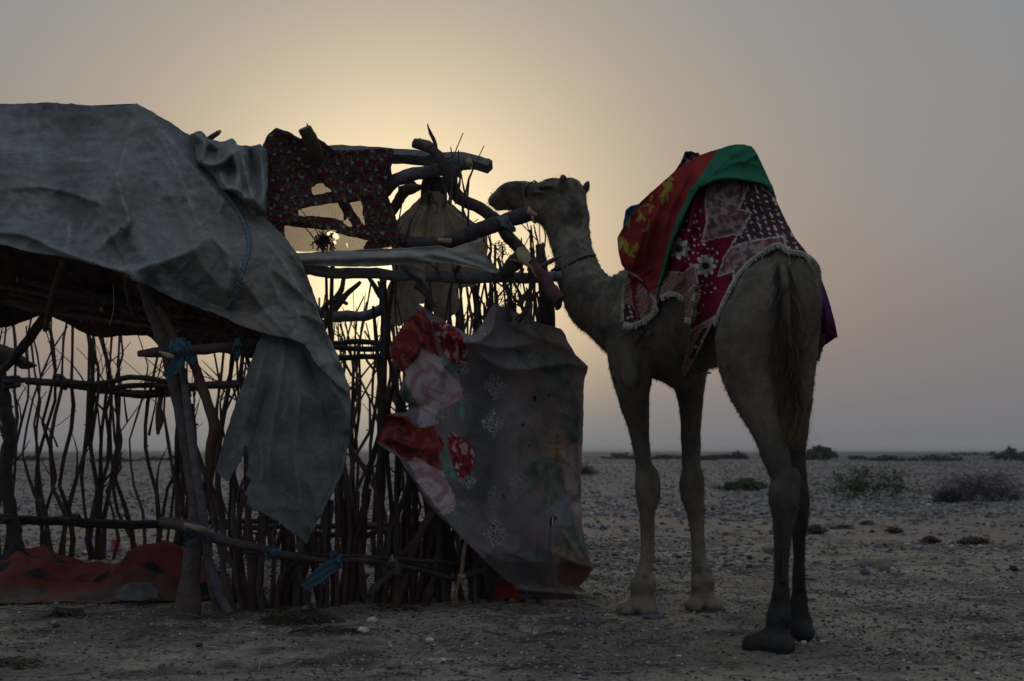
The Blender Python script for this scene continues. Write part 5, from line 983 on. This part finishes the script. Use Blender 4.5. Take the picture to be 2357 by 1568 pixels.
# skin relief: wrinkles on the neck, muscle streaks, rough hide
def proj(p): Y = p[:, 1]; return p[:, 0]/Y*FP+1178.5, HZ-(p[:, 2]-CAMH)/Y*FP
U_, V_ = proj(V)
eps = .012; N = np.stack([body.at(V+np.eye(3)[i]*eps)-body.at(V-np.eye(3)[i]*eps) for i in range(3)], 1); N /= np.linalg.norm(N, axis=1)[:, None]+1e-9
neck = sstep(1410, 1340, U_)*sstep(470, 520, V_)*sstep(760, 700, V_)
wr = np.sin((U_*.80+V_*.50)*.42+2.2*noise(V[:, 0]*9, V[:, 1]*9, V[:, 2]*5))*.0055*neck*(.4+noise(V[:, 0]*6, V[:, 2]*6, 3.)); nb = sstep(1350, 1385, U_)*sstep(1450, 1420, U_)*sstep(600, 640, V_)*sstep(760, 700, V_)
bl = [([(1720,740),(1722,820),(1738,900),(1770,990),(1800,1060)],.012,9), ([(1700,760),(1690,820),(1660,860)],.010,8), ([(1795,985),(1812,1040),(1828,1085)],.012,6), ([(1760,700),(1780,780),(1790,880)],-.012,12), ([(1405,700),(1440,735),(1500,745)],.012,12),
   ([(1420,720),(1410,780),(1416,850)],.012,10), ([(1490,780),(1478,840),(1490,880)],-.012,9), ([(1455,905),(1468,960),(1482,1040)],.007,5), ([(1486,960),(1492,1040),(1497,1085)],.006,4), ([(1580,900),(1590,980),(1588,1060)],.006,6), ([(1550,760),(1580,820),(1620,850)],-.010,14), ([(1500,780),(1530,850),(1545,880)],.010,8),
   ([(1796,1120),(1792,1200),(1790,1300),(1785,1400)],.006,5), ([(1812,1190),(1808,1300),(1806,1400)],-.005,4), ([(1478,1180),(1476,1260),(1474,1330)],.005,4), ([(1492,1180),(1493,1260),(1490,1330)],-.004,3.5), ([(1600,1190),(1603,1260),(1606,1320)],-.004,3.5), ([(1843,640),(1850,760),(1852,880)],.010,14), ([(1420,640),(1400,690),(1398,740)],.010,12),
   ([(1300,500),(1290,560),(1300,620),(1340,700),(1390,770)],.008,14), ([(1250,462),(1262,490),(1250,505)],.005,6), ([(1178,470),(1196,482),(1220,492)],-.004,5), ([(1150,440),(1175,432),(1215,436)],.004,8)]
wr += creases(U_, V_, bl)*sstep(.0, -.6, N[:, 1])
wr += np.sin((U_+.25*V_)*.62+1.5*noise(V[:, 0]*9, V[:, 2]*6, 2.))*.0050*nb
th = sstep(1680, 1720, U_)*sstep(800, 840, V_)*sstep(960, 900, V_); wr += np.sin((V_+.35*U_)*.30+2*noise(V[:, 0]*8, V[:, 2]*8, 4.))*.0016*th
big = .0025*fbm(V[:, 0]*16, V[:, 1]*16, V[:, 2]*11, 3)+.006*fbm(V[:, 0]*6, V[:, 1]*6, V[:, 2]*5, 3)*sstep(.5, .8, V[:, 2])
V = V+N*(wr+big+.0012*noise(V[:, 0]*30, V[:, 1]*30, V[:, 2]*30))[:, None]
def hidecol(p, u, v):
    n3 = fbm(p[:, 0]*5, p[:, 1]*5, p[:, 2]*5, 4)+.9*fbm(p[:, 0]*22, p[:, 1]*22, p[:, 2]*9, 4); c = mixc((.108,.091,.074), (.170,.144,.116), sstep(-.5, .6, n3))
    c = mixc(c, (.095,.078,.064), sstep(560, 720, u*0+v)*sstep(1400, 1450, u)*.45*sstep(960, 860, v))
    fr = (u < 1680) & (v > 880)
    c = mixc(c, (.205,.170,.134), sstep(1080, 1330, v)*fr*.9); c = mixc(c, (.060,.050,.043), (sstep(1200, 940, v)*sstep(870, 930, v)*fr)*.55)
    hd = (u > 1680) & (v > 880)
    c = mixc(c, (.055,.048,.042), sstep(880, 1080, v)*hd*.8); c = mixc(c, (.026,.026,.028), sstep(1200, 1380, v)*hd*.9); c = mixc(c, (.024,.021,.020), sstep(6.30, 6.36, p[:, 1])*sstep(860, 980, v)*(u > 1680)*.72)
    face = u < 1420
    dk = sstep(.18, .5, fbm(p[:, 0]*7+3, p[:, 1]*4, p[:, 2]*7, 4))*face; c = mixc(c, (.052,.045,.042), dk*.75)
    for x, y, rx, ry, a in ((1246,434,14,7,.95),(1190,436,12,8,.6),(1165,428,16,8,.5),(1140,465,10,8,.5),(1262,462,12,9,.6),(1228,440,9,14,.5),(1298,416,12,20,.5),(1322,470,10,22,.55),(1316,500,9,20,.4),(1325,585,16,24,.55),(1340,650,14,18,.6),(1268,500,10,8,.3),(1150,470,20,5,.5),(1350,432,10,20,.6),
        (1484,1328,7,7,.55),(1603,1290,9,3,.5),(1609,1313,8,9,.6),(1452,850,10,20,.2)):
        c = mixc(c, (.040,.035,.034), np.exp(-(((u-x)/rx)**2+((v-y)/ry)**2))*a)
    for x, y, rx, ry in ((1208,470,26,14),(1240,505,26,20),(1252,462,8,6)): c = mixc(c, (.25,.205,.165), np.exp(-(((u-x)/rx)**2+((v-y)/ry)**2))*.6)
    c = mixc(c, (.21,.19,.17), np.exp(-(((u-1451)/11)**2+((v-855)/20)**2))*.5)
    return c*(1+.12*noise(p[:, 0]*60, p[:, 1]*60, p[:, 2]*30))[:, None]
camel = empty('camel', 'standing dromedary camel draped in blankets, stretching its head over the hut', 'camel')
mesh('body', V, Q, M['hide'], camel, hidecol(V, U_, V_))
# short coat: little hairs lying down over the hide, longer on head, neck and chest line
def coat():
    rr = np.random.RandomState(8); idx = rr.choice(len(V), 60000, replace=False); idx = idx[(V_[idx] < 1440)]
    p, n, u, v = V[idx], N[idx], U_[idx], V_[idx]; d = n*.55+np.array([0, 0, -.9])+rr.normal(size=p.shape)*.3; d /= np.linalg.norm(d, axis=1)[:, None]
    L = (.009+.010*rr.uniform(size=len(p)))*np.where((u > 1210) & (u < 1345) & (v < 425), 1.6, 1); s = np.cross(d, rr.normal(size=p.shape)); s /= np.linalg.norm(s, axis=1)[:, None]
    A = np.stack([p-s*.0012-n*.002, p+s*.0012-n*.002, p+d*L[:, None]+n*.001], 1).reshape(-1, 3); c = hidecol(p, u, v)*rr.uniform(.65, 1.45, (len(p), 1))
    tag(mesh('coat', A, np.arange(len(A)).reshape(-1, 3), M['hide'], camel, np.repeat(c, 3, 0), smooth=False), kind='stuff')
coat()
def strands(name, L, c, w, parent, m='hair'):
    mb = MB()
    for q, cc in zip(L, c): mb.tube(q, np.linspace(w, w*.25, len(q)), 3, cc)
    return tag(mb.build(name, M[m], parent), kind='stuff')
rr = np.random.RandomState(9); L, cc = [], []
tl = crom([P(1795,572,6.3),P(1804,620,6.2),P(1811,690,6.15),P(1817,760,6.13),P(1822,820,6.12),P(1827,880,6.12),P(1834,930,6.11)], 200)
for i in range(1500):
    t = rr.uniform(.12, .75) if rr.uniform() < .30 else rr.uniform(.60, .99); k = int(t*199); s = (1 if rr.uniform() < .45 else -1) if t < .6 else rr.uniform(-1, 1)
    p = tl[k]+np.array([s*.020*(1.2-t), rr.uniform(-.012, .012), 0]); ln = rr.uniform(.10, .22); out = s*rr.uniform(.1, .45)*(.9 if t < .6 else .75)
    w = np.linspace(0, 1, 6)[:, None]; dr = np.array([out, rr.normal()*.12-.05, -1.]); q = p+w*dr*ln+np.array([1, 0, 0])*(.012 if t < .6 else .024)*np.sin(w*9+i)*w+rr.normal(size=3)*.008*w
    L.append(q); cc.append(np.array([(.14,.10,.075), (.06,.05,.045), (.34,.17,.065)][rr.choice(3, p=[.47, .48, .05] if t < .8 else [.25, .2, .55])])*rr.uniform(.8, 1.2))
strands('tail_hair', L, cc, .0015, camel)
L, cc = [], []
for i in range(70):   # whiskers, brow and crown tufts
    u, v, du, dv = [(1134,462,-1,-.3),(1150,438,-.6,-1),(1148,482,-.3,1),(1288,408,-.3,-1),(1310,414,.2,-1),(1126,470,-1,.3)][i % 6]; y = 8.05+rr.uniform(-.05, .05); p = P(u+rr.normal(0, 5), v+rr.normal(0, 3), y)
    d = np.array([du, rr.normal()*.3, -dv])+rr.normal(size=3)*.35; w = np.linspace(0, 1, 5)[:, None]; L.append(p+d/np.linalg.norm(d)*w*rr.uniform(.02, .045)-np.array([0, 0, .01])*w**2); cc.append((.12,.095,.07))
strands('whisker', L, cc, .0005, camel)
ev = MB(); ev.add(ICO_V*np.array([.014, .008, .010])+P(1246,434,7.985), [tuple(f) for f in ICO_F], (.012,.01,.01)); ev.build('eye', M['log'], camel)

ys = np.arange(5.8, 8.5, .012)
def surf(B, u, v, off=0.):
    """distance at which a body is met at (u, v); nan where it is missed"""
    u = np.asarray(u, float); v = np.asarray(v, float); p = P(u[..., None], v[..., None], ys); d = B.at(p)-off
    p_ok = (p[..., 0] > B.lo[0]) & (p[..., 0] < B.lo[0]+B.h*(B.n[0]-1)) & (p[..., 2] < B.lo[2]+B.h*(B.n[2]-1)); hit = (d < 0) & p_ok; k = hit.argmax(-1); ok = hit.any(-1)
    return np.where(ok, ys[k], np.nan)
def strap(name, pts, w, c, close=None, label=None, off=.006, m='rope', flat=.4):
    L = crom(pts, 24); Y = surf(body, L[:, 0], L[:, 1]); g = np.isfinite(Y); Y = np.interp(np.arange(24), np.where(g)[0], Y[g])-off; q = P(L[:, 0], L[:, 1], Y)
    if close: q = np.vstack([q, crom([q[-1]]+[P(a, b, y) for a, b, y in close]+[q[0]], 16)[1:]])
    mb = MB(); mb.tube(q, w*8/FP, 6, c, flat=flat); o = mb.build(name, M[m], camel)
    if label: o['label'] = label
strap('halter', [(1230,416),(1216,426),(1211,440),(1211,462),(1215,485),(1222,505)], 3.2, (.022,.020,.022), [(1232,512,8.15),(1228,470,8.20),(1235,425,8.18)], 'dark halter strap round the muzzle')
strap('collar', [(1368,588),(1352,590),(1335,596),(1312,608),(1290,618),(1276,622)], 5, (.020,.019,.022), [(1270,625,7.95),(1300,610,8.06),(1350,592,8.0)], 'dark collar strap round the neck')

# ------------------------------------------------------------------ cloths on the camel
drape = build_body(True)
gu = np.arange(1380, 1961, 6.); gv = np.arange(310, 921, 6.); GU, GV = np.meshgrid(gu, gv, indexing='ij'); D = surf(drape, GU, GV, .015)
def fill(D):
    k = np.isfinite(D); F = np.where(k, D, np.nanmean(D))
    for it in range(260):
        G = np.pad(F, 1, mode='edge'); A = (G[:-2, 1:-1]+G[2:, 1:-1]+G[1:-1, :-2]+G[1:-1, 2:])/4; F = np.where(k, D, A)
    return F
D = fill(D); Sm = D.copy()
for it in range(24):
    G = np.pad(Sm, 1, mode='edge'); Sm = np.minimum((G[:-2, 1:-1]+G[2:, 1:-1]+G[1:-1, :-2]+G[1:-1, 2:]+2*Sm)/6, D)
def dY(u, v):
    a = np.clip((np.asarray(u)-gu[0])/6, 0, len(gu)-1.001); b = np.clip((np.asarray(v)-gv[0])/6, 0, len(gv)-1.001); i, j = a.astype(int), b.astype(int); f, g = a-i, b-j
    return (Sm[i, j]*(1-f)+Sm[i+1, j]*f)*(1-g)+(Sm[i, j+1]*(1-f)+Sm[i+1, j+1]*f)*g
zz = lambda pts: [(1381+a*.3854, 316.5+b*.3854) for a, b in pts]
WHT = (.42,.40,.38)
def camel_print(u, v):
    zu, zv = (u-1381)/.3854, (v-316.5)/.3854; zu = zu+5*noise(zu*.03, zv*.03, 2.); zv = zv+5*noise(zu*.03, zv*.03, 6.)
    nz = noise(zu*.022, zv*.022, 3.)+.5*noise(zu*.05, zv*.05, 4.)
    marb = mixc((.085,.045,.050), (.235,.155,.155), sstep(-.25, .35, nz)); crim = mixc((.145,.010,.028), (.085,.008,.018), sstep(-.3, .5, noise(zu*.01, zv*.01, 7.)))
    zeb = mixc((.24,.135,.125), (.060,.025,.030), (np.abs(np.sin(zu*.10+zv*.13+2.0*noise(zu*.02, zv*.02, 5.))) < .33)*1.0)
    wz = 26*noise(zu*.016, zv*.016, 31.)+7*noise(zu*.05, zv*.05, 3.); a, b = (zu*.83+zv*.55+wz)/33, (-zu*.55+zv*.83+wz)/27; chk = mixc((.055,.022,.028), (.36,.34,.34), ((np.abs(a % 1-.5) < .33) & (np.abs(b % 1-.5) < .21) & ((np.floor(a)+np.floor(b)) % 2 == 0) & (noise(np.floor(a)*3.3, np.floor(b)*2.7, 1.) > -.25))*1.0)
    c = crim; edge = np.full(np.shape(u), 1e9)
    def reg(poly, col, line=True):
        nonlocal c, edge
        m = inside(poly, zu, zv); c = mixc(c, col, m*1.0)
        if line: d, _, _, _ = pdist(poly, zu, zv); edge = np.minimum(edge, d)
    reg([(630,370),(660,260),(760,200),(860,200),(860,350),(820,430),(905,450),(840,580),(720,595),(610,622),(640,500)], marb)
    reg([(860,360),(900,240),(1060,380),(1120,520),(1290,720),(1130,690),(1090,590),(900,620),(780,655),(835,560),(905,450),(830,430)], chk)
    reg([(900,150),(1100,150),(1180,600),(1120,520),(1060,380),(960,280)], marb, False)
    reg([(780,657),(900,622),(1095,592),(1110,660),(1010,690),(900,760),(800,850),(800,800),(708,830),(740,720)], marb)
    reg([(340,800),(500,808),(568,758),(590,900),(560,1100),(500,1110),(480,1000),(340,980)], zeb)
    reg([(120,830),(180,840),(200,1000),(230,1060),(220,1130),(120,1130)], zeb, False); reg([(230,860),(340,970),(345,1060),(250,1100),(215,1000)], zeb, False)
    reg([(140,990),(190,1000),(235,1090),(140,1100)], (.060,.022,.028), False)
    reg([(535,1160),(580,1130),(690,1070),(640,1160),(560,1330),(490,1440),(480,1340)], zeb); reg([(600,1160),(650,1130),(620,1290),(530,1330)], (.05,.02,.026), False)
    reg([(375,950),(500,970),(500,1010),(380,985)], (.055,.022,.028), False)
    c = mixc(c, WHT, (edge < 3.4)*.7)
    for cx, cy, r in ((475,665,66),(632,768,66)):
        dx, dy = zu-cx, zv-cy; q = np.hypot(dx, dy); th = np.arctan2(dy, dx); pet = r*(.45+.55*np.abs(np.cos(th*4))**.7)
        c = mixc(c, mixc((.20,.17,.17), (.46,.44,.43), sstep(.25, .9, q/r)*np.clip(.6+.6*np.abs(np.cos(th*4)), 0, 1)), (q < pet)*1.0); c = mixc(c, (.045,.018,.020), (q < r*.34)*1.0)
    for i in range(90):
        x, y, r = _dots[i]; c = mixc(c, WHT, (np.hypot(zu-x, zv-y) < r)*(edge > 4)*1.0)
    for x, y, r in ((565,1048,20),): d = np.hypot(zu-x, zv-y); c = mixc(c, WHT, ((np.abs(d-r*.85) < 3) | (d < 5) | ((np.abs(d-r*.5) < 3.5) & (np.sin(np.arctan2(zv-y, zu-x)*8) > 0)))*1.0)
    for i in range(11): x, y = 556+55*math.cos(i*.5+3.4)*.6+12, 930+46*math.sin(i*.5+3.4); c = mixc(c, WHT, (np.hypot(zu-x, zv-y) < 6)*1.0)
    for i in range(7): t = i*.9; x, y = 573+15*math.cos(t), 953+19*math.sin(t); c = mixc(c, WHT, ((zu-x)**2/50+(zv-y)**2/90 < 1)*1.0)
    for x, y in ((175,1010),(185,1045),(192,1072),(170,1078),(420,968),(440,972),(575,1250),(612,1215)): c = mixc(c, WHT, (np.hypot(zu-x, zv-y) < 8)*.9)
    return c*1.25*(1+.20*fbm(u*.03, v*.03, 2., 4))[..., None]
_r = np.random.RandomState(12); _dots = [(x, y, _r.uniform(5, 8)) for x, y in [(568,468),(560,508),(520,498),(548,590),(530,556),(498,552),(592,545),(600,585),(566,610),(535,640),(565,645),(520,690),(556,690),(530,725),(508,740),(612,710),(640,665),(672,665),(700,690),(668,872),(665,925),(626,928),(606,885),(617,1000),(597,1047),(545,760),(590,690),(620,640),(650,700),(580,500),(600,440),(590,640),(610,860),(700,740),(640,880),(690,900)]]; _dots += [(-999, -999, 1)]*(90-len(_dots))
bcr = [([(1600,440),(1585,540),(1560,640),(1550,670)],.05,10), ([(1640,430),(1625,520),(1605,640),(1590,750)],.05,10), ([(1615,430),(1600,520),(1580,600),(1578,680)],-.04,9), ([(1700,420),(1690,500),(1660,600),(1640,720)],.02,18), ([(1745,420),(1760,480),(1790,545)],.03,9), ([(1725,420),(1735,500),(1750,560)],.02,8), ([(1765,420),(1790,480),(1815,550)],.03,8), ([(1530,640),(1520,690)],.04,8), ([(1600,640),(1592,740),(1572,860)],.04,8), ([(1470,650),(1462,700),(1450,740)],.03,9), ([(1485,660),(1490,720)],.03,6)]
def blkY(u, v): return dY(u, v)-.014-creases(u, v, bcr)*1.2-wrinkle(u, v, 26, .014, 1.9, 2.5, 3.)-.010*noise(u*.04, v*.015, 3.)
bpoly = [(1446,632),(1440,655),(1437,700),(1435,744),(1450,747),(1464,744),(1490,730),(1512,706),(1520,682),(1535,674),(1547,673),(1566,678),(1574,688),(1577,733),(1590,735),(1591,763),(1582,800),(1572,837),(1570,852),(1574,867),(1584,850),(1600,822),(1616,810),(1622,790),(1630,770),(1643,744),(1655,712),(1668,684),(1689,644),(1706,620),(1728,598),(1750,580),(1766,571),(1780,563),(1790,561),(1804,570),(1816,575),(1834,580),(1851,582),(1862,590),(1867,597),(1850,575),(1828,548),(1806,505),(1786,463),(1778,440),(1768,415),(1740,395),(1690,380),(1640,400),(1590,450),(1540,520),(1490,560),(1460,590)]
blk = empty('saddle_blanket', 'crimson and brown printed blanket with white flowers and fringe over the camel', 'blanket')
sheet('cloth', rough(bpoly, 1.0, 6, 14), blkY, M['cloth'], blk, 2.2, color=camel_print, thick=.004, back=([(1690,380),(1740,395),(1770,418),(1786,462),(1806,504),(1828,547),(1850,574),(1866,596)], [(.02,.10,-.02),(.08,.3,-.2),(.10,.45,-.5)]))
def fringe(line, ln, parent, dens=2.6, c=(.50,.48,.43), Yf=None, out=None, w=.0030):
    rr = np.random.RandomState(len(line)*7+3); L = np.array(line, float); d = np.hypot(*np.diff(L, axis=0).T).sum(); k = int(d/dens)*2; q = crom(line, k); mb = MB(); Yf = Yf or blkY
    Y = Yf(q[:, 0], q[:, 1])-.008; tng = np.gradient(q, axis=0); tng /= np.linalg.norm(tng, axis=1)[:, None]
    mb.tube(P(q[:, 0], q[:, 1], Y), .0045, 5, c, rough=.3)
    for i in range(k):
        n_ = np.array([-tng[i, 1], tng[i, 0]]); n_ = n_*np.sign(n_[1]+1e-6); o = n_*.5+np.array([0, .8]) if out is None else np.array(out); l = ln*1.35*rr.uniform(.6, 1.15); e = q[i]+o/np.linalg.norm(o)*l+rr.normal(size=2)*1.0
        m_ = (q[i]+e)/2+rr.normal(size=2)*.8; mb.tube(np.array([P(*q[i], Y[i]), P(*m_, Y[i]-.006), P(*e, Y[i]-.002)]), w, 3, np.array(c)*rr.uniform(.6, 1.15))
    return tag(mb.build('fringe', M['rope'], parent), kind='stuff')
fringe([(1435,742),(1450,746),(1464,743),(1490,730),(1512,706)], 9, blk); fringe([(1521,682),(1535,675),(1547,673),(1562,677),(1574,686)], 8, blk); fringe([(1577,733),(1590,735)], 9, blk)
fringe([(1643,744),(1655,712),(1668,684),(1689,644),(1706,620),(1728,598),(1766,571),(1790,561),(1816,575),(1851,582),(1866,596)], 8, blk, out=None); fringe([(1440,655),(1436,700),(1435,740)], 5, blk, out=(-1, .4))

# the flag
def flagC(u, v):
    zu, zv = (u-1381)/.3854, (v-316.5)/.3854; c = mixc((.33,.044,.040), (.26,.036,.036), sstep(-.3, .4, noise(u*.02, v*.02)))
    c = mixc(c, (.038,.185,.112), inside([(715,60),(640,170),(612,215),(566,285),(540,300),(505,395),(462,480),(420,600),(372,770),(330,950),(420,960),(1200,960),(1200,0),(740,0)], zu, zv)*1.0)
    for x, y, l, w, a in ((415,243,36,12,20),(398,290,42,14,55),(420,285,34,12,65),(388,335,40,14,115),(400,350,34,12,80),(376,378,28,11,105),(372,345,24,9,150),(240,478,28,10,100),(262,488,22,9,55),(228,490,20,8,130),(250,468,18,8,80),(300,432,24,8,105),(312,410,16,7,20),(285,530,32,8,120),(272,552,28,8,150),(292,508,20,7,100),(168,520,26,10,80),(160,505,22,9,120),(178,495,18,8,100),(128,612,36,16,45),(122,640,40,13,95),(158,655,44,15,85),(176,690,40,15,35),(196,665,34,13,130),(218,655,30,12,100),(150,635,34,11,20),(308,360,22,7,110),(264,410,30,4,165),(236,440,24,4,85),(292,402,22,5,25),(316,410,8,4,0)):
        t = math.radians(a); dx, dy = zu-x, zv-y; p, s = dx*math.cos(t)+dy*math.sin(t), -dx*math.sin(t)+dy*math.cos(t); c = mixc(c, (.38,.30,.06), ((np.abs(p) < l) & (np.abs(s) < w*np.clip(1-(p/l)**2, 0, 1)))*1.0)
    d, _, _, _ = pdist([(165,806),(232,850),(268,910),(330,962)], zu, zv, False); c = mixc(c, (.42,.41,.46), (d < 15)*(zu < 345)*1.0)
    d, _, _, _ = pdist([(335,950),(372,770),(425,610),(480,480),(520,400)], zu, zv, False)
    return c
fgcr = [([(1505,440),(1490,500),(1470,570),(1455,620)],.05,12), ([(1600,380),(1560,450),(1530,530),(1505,660)],.04,12), ([(1640,350),(1590,440),(1550,540),(1520,640)],.03,14), ([(1657,343),(1630,400),(1590,440)],.03,10), ([(1560,400),(1520,470),(1490,560),(1480,630)],.03,10), ([(1608,432),(1651,412),(1700,410),(1770,425)],.05,10), ([(1700,345),(1660,380),(1620,420)],.025,9), ([(1730,370),(1690,375),(1650,400)],.02,8), ([(1735,345),(1765,400),(1783,445)],.025,10), ([(1425,560),(1440,600),(1450,625)],.04,10), ([(1608,432),(1570,500),(1545,580),(1525,640)],.035,7)]
def flagY(u, v): return dY(u, v)-.055-creases(u, v, fgcr)*1.35-wrinkle(u, v, 30, .016, 2.2, 3., 5.)-wrinkle(u, v, 14, .004, 2.0, 2.5, 8.)-.008*noise(u*.02, v*.03, 7.)
flp = [(1446,628),(1431,609),(1424,580),(1421,548),(1428,535),(1435,522),(1452,496),(1473,467),(1497,444),(1525,420),(1554,394),(1585,372),(1612,357),(1635,349),(1657,343),(1676,336),(1693,333),(1712,333),(1728,337),(1736,344),(1743,356),(1754,380),(1766,405),(1779,432),(1785,452),(1770,432),(1751,421),(1728,418),(1712,415),(1690,414),(1651,416),(1628,424),(1608,434),(1592,458),(1578,490),(1565,520),(1548,556),(1536,598),(1527,630),(1518,660),(1510,686),(1504,678),(1494,668),(1484,652),(1470,642)]
tag(sheet('flag', rough(flp, .5, 8, 15), flagY, M['flag'], None, 2.0, color=flagC, thick=.0025, back=([(1473,467),(1525,420),(1585,372),(1657,343),(1693,333),(1729,337),(1743,356),(1766,405),(1784,450)], [(.01,.06,-.005),(.04,.2,-.10),(.06,.32,-.35),(.06,.36,-.6)])), 'red and green flag with yellow olive leaves spread over the hump', 'flag')
tm = MB(); 
for a in ([(1497,676),(1505,690),(1508,702),(1504,712)], [(1504,682),(1510,692),(1510,704),(1514,714)]): tm.tube(P(*np.array(crom(a, 8)).T, blkY(1500, 690)-.05), .006, 5, (.40,.39,.42))
tm.build('flag_tie', M['rope'], blk)
# dark pad corner, blue rag, purple blanket
tag(sheet('saddle_pad', rough([(1540,420),(1552,400),(1565,378),(1574,358),(1580,350),(1592,349),(1608,353),(1612,362),(1606,385),(1580,410),(1560,425)], 1, 6, 16), lambda u, v: dY(u, v)+.06-.02*noise(u*.05, v*.05), M['cloth'], None, 2.2, thick=.02, color=lambda u, v: mixc((.030,.018,.022), (.22,.20,.22), (noise(u*.11, v*.11, 5.) > .22)*(v < 380)*1.0)), 'dark spotted saddle pad peeking up behind the red of the flag', 'saddle pad')
tag(sheet('blue_rag', rough([(1434,530),(1436,505),(1440,486),(1452,475),(1464,471),(1474,468),(1482,470),(1470,492),(1455,515),(1442,530)], 1, 6, 17), lambda u, v: dY(u, v)+.0-.02*noise(u*.05, v*.05), M['flag'], None, 2.2, thick=.006, color=lambda u, v: mixc((.02,.24,.46), (.45,.50,.56), (np.abs(((u-1455)*.5+(v-480)) % 8-4) < 1.1)*((u > 1455) & (v < 495))*1.0)), 'bright blue rag showing at the front edge of the flag', 'cloth')
pY = tps([(1795,566,6.42),(1830,585,6.42),(1867,598,6.52),(1893,650,6.72),(1912,710,6.78),(1928,778,6.82),(1886,765,6.86),(1878,690,6.74),(1872,640,6.62),(1840,612,6.45),(1812,600,6.40)])
tag(sheet('purple_blanket', rough([(1792,562),(1816,574),(1851,583),(1864,594),(1875,612),(1884,630),(1893,652),(1903,680),(1912,706),(1920,740),(1928,778),(1910,773),(1896,768),(1885,764),(1882,740),(1880,700),(1878,670),(1872,650),(1856,632),(1838,616),(1820,606),(1806,590)], 1.0, 6, 18), lambda u, v: pY(u, v)-creases(u, v, [([(1835,590),(1870,640),(1895,700),(1905,770)],.03,8)])-.006*noise(u*.04, v*.03), M['cloth'], None, 2.2, thick=.006, color=lambda u, v: mixc(mixc((.085,.022,.095), (.13,.04,.14), sstep(-.3, .4, noise(u*.03, v*.03))), (.34,.32,.32), inside([(1826,602),(1850,612),(1872,622),(1868,634),(1850,630),(1830,616)], u+3*noise(u*.1, v*.1), v)*1.0),
    back=([(1864,594),(1884,630),(1903,680),(1920,740),(1927,776)], [(.01,.1,0),(.0,.3,-.02),(-.03,.5,-.03)])), 'purple blanket hanging down the far flank below the printed one', 'blanket')
rb = tag(sheet('red_hem', rough([(1882,764),(1896,770),(1892,790),(1886,812),(1880,830),(1880,790)], .8, 5, 19), lambda u, v: 6.85+0*u, M['cloth'], None, 2.2, thick=.005, color=lambda u, v: np.broadcast_to((.16,.02,.025), np.shape(u)+(3,)), back=([(1896,770),(1892,790),(1886,812),(1880,830)], [(0,.2,0),(-.03,.4,0)])), 'thin red hem hanging on the far flank below the purple blanket', 'blanket')
fringe([(1896,770),(1892,790),(1886,812),(1880,830)], 4, rb, Yf=lambda u, v: 6.85+0*u, out=(1, .5), c=(.12,.08,.08))
# ropes
def rope_on(name, label, segs, w=.006, c=(.14,.125,.105)):
    e = MB()
    for pts in segs:
        L = crom(pts, 30); Y = surf(body, L[:, 0], L[:, 1]); g = np.isfinite(Y)
        Y = np.interp(np.arange(30), np.where(g)[0], Y[g])-w; q = P(L[:, 0], L[:, 1], Y); a = np.arange(30)*1.3
        for s in (0, math.pi): e.tube(q+np.stack([np.cos(a+s), 0*a, np.sin(a+s)], 1)*w*.45, w*.62, 5, np.array(c), rough=.1)
    return tag(e.build(name, M['rope']), label, 'rope')
rope_on('girth_rope', 'pale girth rope running under the belly of the camel', [[(1517,738),(1535,775),(1562,815),(1592,845),(1615,860),(1636,858)]])
rope_on('crupper_rope', 'short ropes passing under the tail from the printed blanket', [[(1752,585),(1757,600),(1764,618)], [(1814,578),(1817,595),(1815,612)]], .005, (.20,.18,.16))
rope_on('rope_end', 'thin rope end dangling below the front corner of the printed blanket', [[(1476,745),(1472,762),(1467,775),(1466,788)]], .003, (.36,.34,.30))
gb = MB(); rr = np.random.RandomState(3)
for k in range(14): p0 = P(1495+rr.normal(0, 7), 742+k*2.6, 7.12); gb.tube(crom([p0, p0+rr.normal(size=3)*.02, p0+rr.normal(size=3)*.03-np.array([0, 0, .015])], 7), .011, 6, np.array((.13,.12,.105))*rr.uniform(.6, 1.2), rough=.3)
tag(gb.build('knotted_cloth', M['cloth']), 'knot of grey cloth tying the girth at the front edge of the blanket', 'cloth')
